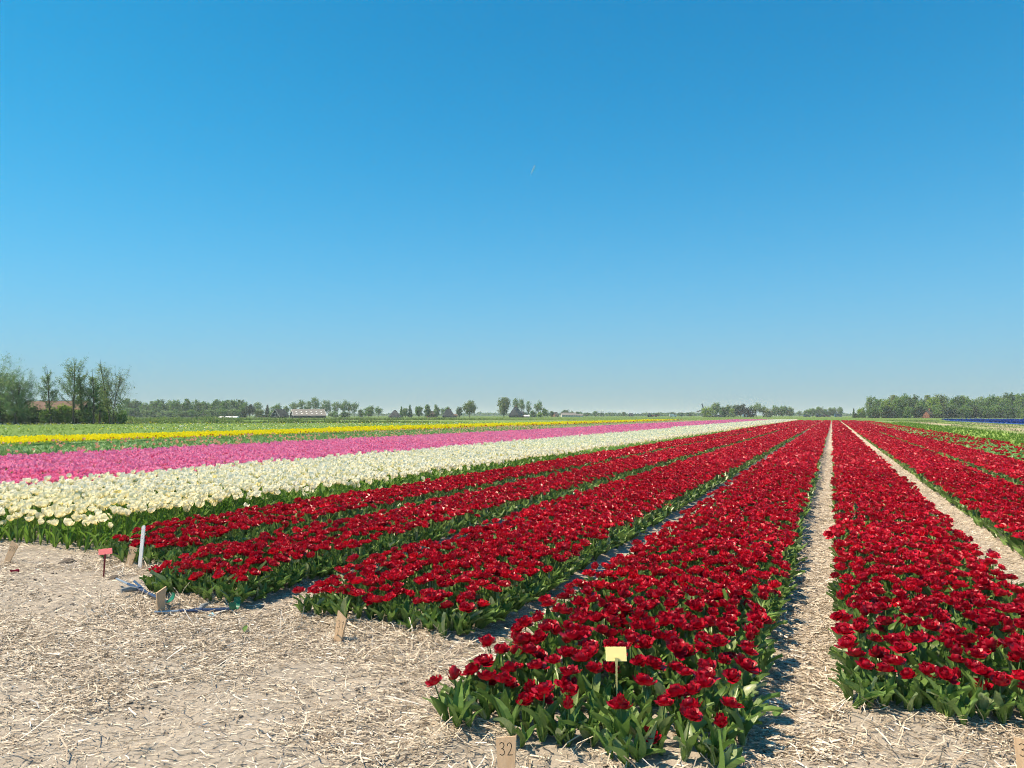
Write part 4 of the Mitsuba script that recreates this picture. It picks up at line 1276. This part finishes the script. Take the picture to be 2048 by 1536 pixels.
for px, top, gr in ((1742, 792, 'pale'), (1757, 799, 'mid'), (1773, 799, 'lime'), (1785, 792, 'olive'), (1799, 795, 'mid'), (1812, 789, 'mid'), (1827, 791, 'deep'),
                    (1841, 800, 'mid'), (1853, 792, 'olive'), (1867, 795, 'lime'), (1879, 789, 'olive'), (1892, 792, 'pale'), (1906, 797, 'mid'), (1917, 792, 'deep'),
                    (1928, 792, 'lime'), (1940, 796, 'mid'), (1951, 797, 'olive'), (1964, 793, 'pale'), (1977, 791, 'mid'), (1990, 795, 'lime'), (2001, 793, 'olive'),
                    (2012, 795, 'mid'), (2020, 787, 'deep'), (2032, 791, 'lime'), (2044, 789, 'mid'), (2058, 790, 'deep'), (2075, 790, 'mid')):
    nm = {'pale': 'greyish pale', 'mid': 'mid green', 'lime': 'yellow green', 'olive': 'olive brown', 'deep': 'dark green'}[gr]
    tree('airy' if gr in ('pale',) else ('tall', 'broad')[int(rng.integers(2))], px, rng.uniform(315, 345), top, rng.uniform(24, 32), gr, nm + ' tall tree in the wood at the right edge', G3)
for k in range(24):
    px = 1735 + k * 14.2 + rng.normal(0, 3)
    tree('bush', px, rng.uniform(302, 312), 813 + rng.normal(0, 3), rng.uniform(20, 30), ('deep', 'deep', 'mid', 'dark')[k % 4], 'dark undergrowth bush along the edge of the right hand wood',
         'bushes along the right hand wood', 'bush')
tree('conifer', 2044, 296, 827, 10, 'lime', 'little pale bush before the right hand wood at the right edge', name='bush')


def far_wood(name, px0, px1, z, y0, y1, n, green, label):
    g = np.random.default_rng(n)
    q = g.uniform(px0, px1, n)
    zz = z * g.uniform(0.94, 1.06, n)
    hmax = np.array([tall(y0 + (y1 - y0) * meshkit.fbm(np.array([[a_ * 0.05, 0, 0.5]]), 3, 7)[0], z) for a_ in q])
    c = FWD[:2] / math.cos(PITCH) * zz[:, None] + RIGHT[:2] * ((q - 1024) / FOCAL * zz)[:, None]
    scene[name] = shape_of(cards(np.column_stack([c, g.random(n) * hmax]), 1.5 * z / 900, g), 'foliage_' + green)
    labels[name] = {'label': label, 'category': 'wood', 'kind': 'stuff'}


far_wood('far_woodland', 700, 1180, 1250, 822, 833, 5200, 'deep', 'long low bluish wood on the horizon behind the farms')
far_wood('horizon_woodland', 1150, 1420, 900, 822, 832, 4200, 'deep', 'low bluish line of trees on the horizon left of the windmill')
far_wood('gap_woodland', 1560, 1760, 1100, 823, 832, 2600, 'deep', 'low bluish wood on the horizon behind the end of the path')
far_wood('left_woodland', -200, 320, 700, 806, 818, 3600, 'mid', 'bluish wood far behind the tiled shed')

# ------------------------------------------------------------------ buildings
def place_at(px, z, turn):
    x, y = bearing_at(px, z)
    return mat4(rot_z(YAW + turn), [x, y, 0.0])


def house(name, label, category, px, z, turn, L, W, eave, ridge, wall, roof, over=0.3, hip=0.0, openings=(), verge=None, chimney=None, tiles=None):
    """Local x along the ridge, y across; the -y side faces the photograph. openings: (side, along, width, bottom, height, name)."""
    key = thing(name, label, category)
    M = place_at(px, z, turn)

    def add(nm, mesh, bs_, lab=None):
        return part(key, nm, {**mikit.ply(mesh, bs_), 'to_world': M}, lab)

    gable = ridge - 0.12 if hip == 0 else eave
    prof = [(-W / 2, -0.3), (W / 2, -0.3), (W / 2, eave)] + ([(0, gable)] if hip == 0 else []) + [(-W / 2, eave)]
    m = prism(prof, -L / 2, L / 2)
    m.apply_transform(np.array([[0, -1, 0, 0], [1, 0, 0, 0], [0, 0, 1, 0], [0, 0, 0, 1.0]]))
    add('wall', m, wall)
    k = (ridge - eave) / (W / 2)
    x1, yo = L / 2 + over, W / 2 + over
    zo = eave - over * k + 0.06
    for s in (-1, 1):
        xi = x1 - hip
        top = [(-xi, 0, ridge + 0.06), (xi, 0, ridge + 0.06), (x1, s * yo, zo), (-x1, s * yo, zo)]
        pts = np.array(top + [(a_, b_, c_ - 0.14) for a_, b_, c_ in top])
        add('roof', trimesh.convex.convex_hull(pts), roof)
        if hip:
            top = [(s * xi, 0, ridge + 0.05), (s * x1, -yo, zo), (s * x1, yo, zo)]
            add('roof', trimesh.convex.convex_hull(np.array(top + [(a_, b_, c_ - 0.14) for a_, b_, c_ in top])), roof)
    if verge:
        for sx in (-1, 1):
            for s in (-1, 1):
                pts = []
                for yy, zz in ((0, ridge + 0.10), (s * yo, zo + 0.04)):
                    for dz in (0.0, -0.28):
                        for dx in (0.012, 0.09):
                            pts.append((sx * (x1 + dx), yy, zz + dz))
                add('verge_board', trimesh.convex.convex_hull(np.array(pts)), verge)
    for side, along, w, b, h, nm in openings:
        if side in ('front', 'back'):
            sy = -1 if side == 'front' else 1
            o = box(w, 0.10, h, (along, sy * (W / 2 + 0.03), b + h / 2))
            fr = [box(w + 0.2, 0.08, 0.1, (along, sy * (W / 2 + 0.05), b + h + 0.05)), box(w + 0.2, 0.08, 0.1, (along, sy * (W / 2 + 0.05), b - 0.05))]
        else:
            sx = -1 if side == 'left' else 1
            o = box(0.10, w, h, (sx * (L / 2 + 0.03), along, b + h / 2))
            fr = [box(0.08, w + 0.2, 0.1, (sx * (L / 2 + 0.05), along, b + h + 0.05)), box(0.08, w + 0.2, 0.1, (sx * (L / 2 + 0.05), along, b - 0.05))]
        wk = add(nm, o, 'dark_window' if nm == 'window' else 'dark_boards')
        part(wk, 'frame', {**mikit.ply(trimesh.util.concatenate(fr), 'white_paint'), 'to_world': M})
    if chimney is not None:
        add('chimney', box(0.6, 0.6, 1.1, (chimney, 0, ridge + 0.35), bevel=0.02), 'brick')
    return key, M, (L, W, eave, ridge, over, k)


# tiled shed under the trees at left
sk, sM, (L, W, ev, rd, ov, kk) = house('shed', 'low dark shed with a weathered red tiled roof under the trees at left', 'shed', 118, 110, 0.03, 8.6, 4.6, 2.15, 3.35, 'dark_boards', 'roof_red', 0.3,
                                       openings=(('front', -2.2, 0.9, 0.1, 1.8, 'door'), ('front', 0.6, 0.8, 0.9, 0.7, 'window'), ('front', 2.6, 0.8, 0.9, 0.7, 'window')))
m = prism([(-L / 2 - ov, rd + 0.05), (L / 2 + ov, rd + 0.05), (L / 2 + ov, rd + 0.15), (-L / 2 - ov, rd + 0.15)], -0.1, 0.1)
part(sk, 'ridge', {**mikit.ply(m, 'roof_dark'), 'to_world': sM})
for r_ in range(7):                                   # courses of tiles on the slope in view
    t = (r_ + 0.5) / 7
    yy, zz = -(W / 2 + ov) * t, rd + 0.085 - (rd - ev + ov * kk) * t
    tile = []
    for c_ in range(36):
        b = box((L + 2 * ov) / 36 * 0.86, (W / 2 + ov) / 7 * 1.1, 0.035, (0, 0, 0.012 * ((c_ * 7 + r_ * 3) % 5) / 5))
        b.apply_transform(np.array([[1, 0, 0, -L / 2 - ov + (c_ + 0.5) * (L + 2 * ov) / 36], [0, 1, 0, yy], [0, 0, 1, zz], [0, 0, 0, 1.0]]) @ trimesh.transformations.rotation_matrix(math.atan(kk), [1, 0, 0]))
        tile.append(b)
    part(sk, 'tile_course', {**mikit.ply(trimesh.util.concatenate(tile), 'roof_red'), 'to_world': sM}, kind='stuff')

# the pale roofed barn with two rows of skylights
bk, bM, (L, W, ev, rd, ov, kk) = house('barn', 'long barn with a pale grey roof and two rows of bright skylights', 'barn', 616, 335, 0.42, 14.2, 13.0, 1.1, 4.0, 'dark_boards', 'roof_pale', 0.25, verge='white_paint',
                                       openings=(('left', 0.0, 3.0, 0.0, 1.6, 'door'),))
for row, t in ((0, 0.42), (1, 0.74)):
    for c_ in range(6):
        o = box(0.62, 0.62, 0.05)
        xx = -L / 2 + 1.6 + c_ * 2.2
        o.apply_transform(np.array([[1, 0, 0, xx], [0, 1, 0, -(W / 2) * t], [0, 0, 1, rd + 0.09 - (rd - ev) * t], [0, 0, 0, 1.0]]) @ trimesh.transformations.rotation_matrix(math.atan(kk), [1, 0, 0]))
        part(bk, 'skylight', {**mikit.ply(o, 'skylight'), 'to_world': bM})
house('house', 'dark gabled house with pale verge boards left of the pale barn', 'house', 560, 342, 1.25, 7.0, 5.0, 0.9, 4.0, 'dark_boards', 'roof_brown', 0.25, verge='pale_wall', openings=(('left', 0.0, 0.9, 0.8, 1.0, 'window'),))
house('house', 'dark blue house with a low pyramid roof between the garden trees', 'house', 790, 360, 0.1, 5.6, 5.0, 0.7, 3.7, 'dark_boards', 'roof_dark', 0.3, hip=2.6, openings=(('front', 0.0, 0.7, 0.2, 0.5, 'window'),))
house('house', 'pinkish brick house half hidden by the garden trees', 'house', 864, 392, 0.3, 5.0, 4.0, 1.8, 3.4, 'brick', 'roof_brown', 0.2, openings=(('front', -1.0, 0.8, 0.6, 0.9, 'window'), ('front', 1.0, 0.8, 0.6, 0.9, 'window')), chimney=1.5)
house('house', 'house with a dark steep roof left of the tall round tree', 'house', 897, 372, 0.15, 5.6, 4.6, 1.0, 4.3, 'dark_boards', 'roof_dark', 0.3, hip=2.0, openings=(('front', 0.6, 0.9, 0.1, 0.7, 'window'),), chimney=0.2)
house('shed', 'small pinkish shed right of the dark steep roof', 'shed', 910, 375, 0.2, 2.4, 2.0, 1.1, 1.8, 'brick', 'roof_red', 0.1, openings=(('front', 0.0, 0.6, 0.1, 0.9, 'door'),))
house('farmhouse', 'farmhouse with a tall steep pointed dark roof beside the round crowned tree', 'farmhouse', 1032, 392, 1.18, 6.4, 5.6, 1.5, 5.6, 'dark_boards', 'roof_dark', 0.3, hip=1.2, verge=None,
      openings=(('left', -1.2, 0.8, 0.4, 0.9, 'window'), ('left', 1.2, 0.8, 0.4, 0.9, 'window')), chimney=0.0)
house('outbuilding', 'low dark wing right of the steep roofed farmhouse', 'outbuilding', 1040, 396, 0.0, 4.0, 3.0, 2.2, 3.2, 'dark_boards', 'roof_dark', 0.15, openings=(('front', 0.6, 0.7, 0.7, 0.7, 'window'),))
house('outbuilding', 'little outbuilding with a white roof under the slim trees', 'outbuilding', 1053, 394, 0.1, 2.8, 2.2, 0.7, 1.3, 'brick', 'white_paint', 0.15, openings=(('front', 0.0, 0.5, 0.1, 0.5, 'door'),))
house('barn', 'long low pale barn on the horizon right of the farm', 'barn', 1137, 520, 0.12, 10.5, 5.0, 1.3, 2.9, 'pale_wall', 'roof_pale', 0.2, openings=tuple(('front', -4 + 2.0 * k, 0.9, 0.3, 0.6, 'window') for k in range(5)))
house('house', 'small dark roofed house at the left end of the long low barn', 'house', 1110, 525, 0.8, 4.0, 3.5, 1.6, 3.4, 'brick', 'roof_brown', 0.2, openings=(('front', 0.0, 0.8, 0.5, 0.7, 'window'),))
house('shed', 'small pale shed at the right end of the long low barn', 'shed', 1159, 520, 0.1, 4.6, 3.0, 1.0, 2.0, 'pale_wall', 'roof_pale', 0.15, openings=(('front', 0.0, 0.7, 0.1, 0.8, 'door'),))
house('house', 'brick house standing in front of the right hand wood', 'house', 1856, 306, 0.5, 3.4, 3.0, 1.6, 3.2, 'brick', 'roof_brown', 0.2, openings=(('front', -0.7, 0.6, 0.5, 0.8, 'window'), ('front', 0.7, 0.6, 0.5, 0.8, 'window')), chimney=1.0)
house('house', 'tiny dark house on the horizon right of the slim poplars', 'house', 1262, 640, 0.3, 3.4, 3.0, 1.4, 2.9, 'dark_boards', 'roof_dark', 0.2, openings=(('front', 0.0, 0.7, 0.4, 0.7, 'window'),))
# white tunnels before the far wood
for px, w, h in ((444, 2.2, 0.75), (458, 3.0, 1.0), (472, 2.4, 1.1)):
    a_ = np.linspace(0, math.pi, 9)
    key = numbered('polytunnel')
    m = prism([(math.cos(t) * 0.9, -0.1 + math.sin(t) * (h * 0.6 + 0.25)) for t in a_], -w / 2, w / 2)
    scene[key] = {**mikit.ply(m, 'white_paint', smooth=35), 'to_world': place_at(px, 345, 1.45)}
    labels[key] = {'label': {444: 'left', 458: 'middle', 472: 'right'}[px] + ' one of three low white tunnels before the far wood', 'category': 'tunnel'}

# windmill left of the copse
key = thing('windmill', 'dark windmill with turned sails behind the left end of the copse', 'windmill')
zm = 640
M = place_at(1407, zm, -0.35)
body = []
H_ = tall(822, zm)
for k, (z_, r_) in enumerate(((-0.3, 1.9), (H_ * 0.5, 1.35), (H_, 0.95))):
    a_ = np.arange(8) * math.pi / 4
    body.append(np.stack([np.cos(a_) * r_, np.sin(a_) * r_, np.full(8, z_)], 1))
part(key, 'body', {**mikit.ply(trimesh.convex.convex_hull(np.vstack(body)), 'dark_boards'), 'to_world': M})
part(key, 'cap', {**mikit.ply(trimesh.convex.convex_hull(np.array([(-1, -1.3, H_), (1, -1.3, H_), (1, 1.3, H_), (-1, 1.3, H_), (0, -1.2, H_ + 1.5), (0, 1.0, H_ + 1.1)])), 'roof_brown'), 'to_world': M})
hub = np.array([0, -1.75, H_ + 0.55])
part(key, 'hub', {**mikit.ply(as_tm(tube([hub + [0, 0.6, 0], hub + [0, -0.15, 0]], [0.25, 0.25], 8)), 'dark_boards'), 'to_world': M})
for q in range(4):
    ang = 0.27 + q * math.pi / 2
    d = np.array([-math.sin(ang), 0, math.cos(ang)])
    s = np.array([math.cos(ang), 0, math.sin(ang)])
    Ls = 6.0
    bits = [as_tm(tube([hub, hub + d * Ls], [0.26, 0.18], 4))]
    for e in np.linspace(0.22, 0.98, 9):
        bits.append(as_tm(tube([hub + d * Ls * e, hub + d * Ls * e + s * 0.95 - [0, 0.05, 0]], [0.10, 0.10], 4)))
    for o in (0.35, 0.65, 0.95):
        bits.append(as_tm(tube([hub + d * Ls * 0.22 + s * o, hub + d * Ls * 0.98 + s * o], [0.10, 0.10], 4)))
    part(key, 'sail', {**mikit.ply(trimesh.util.concatenate(bits), 'dark_boards'), 'to_world': M})


# vehicles at the far end of the rows
def wheel(key, M, x, y, r, w):
    wk = part(key, 'wheel', {**mikit.ply(as_tm(tube([(x, y - w / 2, r), (x, y + w / 2, r)], [r, r], 14)), 'tyre', smooth=40), 'to_world': M})
    part(wk, 'rim', {**mikit.ply(as_tm(tube([(x, y - w / 2 - 0.015, r), (x, y + w / 2 + 0.015, r)], [r * 0.55, r * 0.55], 10)), 'grey_metal', smooth=40), 'to_world': M})


def tractor(px, z, turn, paint, label):
    key = thing('tractor', label, 'tractor')
    M = place_at(px, z, turn)
    add = lambda nm, m, bs_: part(key, nm, {**mikit.ply(m, bs_), 'to_world': M})
    add('hood', box(1.6, 0.8, 0.75, (0.9, 0, 1.15), 0.08), paint)
    add('chassis', box(2.8, 0.6, 0.4, (0.2, 0, 0.75), 0.05), 'machine_dark')
    add('cab', trimesh.convex.convex_hull(np.array([(-1.1, -0.7, 1.0), (0.2, -0.7, 1.0), (-1.1, 0.7, 1.0), (0.2, 0.7, 1.0), (-0.95, -0.62, 2.3), (0.0, -0.62, 2.3), (-0.95, 0.62, 2.3), (0.0, 0.62, 2.3)])), 'dark_window')
    add('roof', box(1.3, 1.45, 0.14, (-0.45, 0, 2.37), 0.04), paint)
    for s in (-1, 1):
        wheel(key, M, -0.7, s * 0.85, 0.78, 0.42)
        wheel(key, M, 1.3, s * 0.75, 0.48, 0.30)


def car(px, z, turn, paint, label, name='parked_car', van=False):
    key = thing(name, label, 'van' if van else 'car')
    M = place_at(px, z, turn)
    prof = [(-2.1, 0.3), (2.1, 0.3), (2.15, 0.75), (1.2, 0.95), (0.6, 1.45), (-1.2, 1.48), (-2.0, 0.98), (-2.15, 0.7)] if not van else \
        [(-2.3, 0.3), (2.3, 0.3), (2.35, 0.9), (1.9, 1.15), (1.3, 1.95), (-2.3, 2.0)]
    part(key, 'body', {**mikit.ply(prism(prof, -0.85, 0.85), paint), 'to_world': M})
    win = [(0.5, 0.98), (0.95, 0.98), (0.52, 1.38), (-1.1, 1.40), (-1.75, 1.0)] if not van else [(0.6, 1.15), (1.7, 1.15), (1.2, 1.8), (0.6, 1.8)]
    for s in (-1, 1):
        part(key, 'window', {**mikit.ply(prism(win, s * 0.862 - 0.006, s * 0.862 + 0.006), 'dark_window'), 'to_world': M})
        for xx in (-1.35, 1.35):
            wheel(key, M, xx, s * 0.78, 0.32, 0.2)


tractor(1300, 470, 0.2, 'machine_dark', 'dark tractor standing on the horizon left of the windmill')
key = thing('trailer', 'low reddish farm trailer behind the dark tractor', 'trailer')
M = place_at(1308.5, 470, 0.2)
part(key, 'bed', {**mikit.ply(box(3.6, 1.6, 0.6, (0, 0, 0.95), 0.03), 'machine_red'), 'to_world': M})
part(key, 'load', {**mikit.ply(box(2.8, 1.3, 0.4, (0.2, 0, 1.46), 0.12), 'machine_dark'), 'to_world': M})
for xx in (-1.2, 1.2):
    for s in (-1, 1):
        wheel(key, M, xx, s * 0.7, 0.38, 0.2)
car(1346, 470, -0.1, 'white_paint', 'white van on the horizon between the trailer and the windmill', 'parked_van', True)
car(1613, 470, 0.15, 'machine_dark', 'dark car parked behind the far end of the pink tulips')
tractor(1636, 465, 0.1, 'machine_dark', 'dark tractor behind the far end of the white tulips')
car(1644, 465, 0.2, 'machine_dark', 'dark car right of the tractor behind the row ends')
car(1652, 468, -0.1, 'machine_red', 'dark reddish car near the far end of the sandy path')
car(1675.5, 455, 0.1, 'machine_blue', 'dark blue van at the right end of the row of vehicles', 'parked_van', True)
car(1435, 425, 0.1, 'machine_dark', 'dark car at the left foot of the copse')
for px, z, h, lab in ((1485.5, 424, 1.9, 'larger white board standing before the dark trees of the copse'), (1492, 424, 1.7, 'smaller white board right of the larger one before the copse')):
    key = thing('white_board', lab, 'board')
    M = place_at(px, z, 0.1)
    part(key, 'panel', {**mikit.ply(prism([(-0.38, 0.3), (0.38, 0.3), (0.38, h - 0.3), (0, h + 0.15), (-0.38, h - 0.3)] if h > 1.8 else [(-0.22, 0.3), (0.22, 0.3), (0.22, h), (-0.22, h)], -0.03, 0.03), 'white_paint'), 'to_world': M})
    part(key, 'post', {**mikit.ply(box(0.08, 0.08, 0.9, (0, 0.08, 0.35)), 'bark'), 'to_world': M})
for px, z, h, lab in ((600, 132, 1.1, 'weathered fence post in the meadow before the pale barn'), (585, 150, 1.2, 'fence post left of the weathered one in the meadow')):
    key = numbered('fence_post')
    scene[key] = {**mikit.ply(as_tm(tube([(0, 0, -0.2), (0.02, 0, h)], [0.09, 0.08], 6)), 'bark'), 'to_world': place_at(px, z, 0)}
    labels[key] = {'label': lab, 'category': 'post'}

# ------------------------------------------------------------------ vapour trail, very far up
zc = 3000.0
def in_sky(px, py, z):
    return FWD * z + RIGHT * ((px - 1024) / FOCAL * z) - UP * ((py - 768) / FOCAL * z) + np.array([0, 0, EYE])
pts = [in_sky(1070.3 - 8.5 * t, 330 + 19 * t, zc) for t in np.linspace(0, 1, 8)]
scene['vapour_trail'] = mikit.ply(as_tm(tube(pts, [1.0, 1.7, 1.9, 1.8, 1.6, 1.2, 0.9, 0.4], 6)), 'white_paint', smooth=True)
labels['vapour_trail'] = {'label': 'short thin white vapour trail high in the clear blue sky', 'category': 'vapour trail'}
# ------------------------------------------------------------------ haze
scene['haze'] = {'type': 'cube', 'to_world': T().translate([0, 1000, 12.0]).scale([3200, 3200, 13.5]),
                 'bsdf': {'type': 'null'}, 'interior': {'type': 'ref', 'id': 'haze_air'}}
labels['haze'] = {'label': 'thin blue haze over the polder', 'kind': 'stuff'}
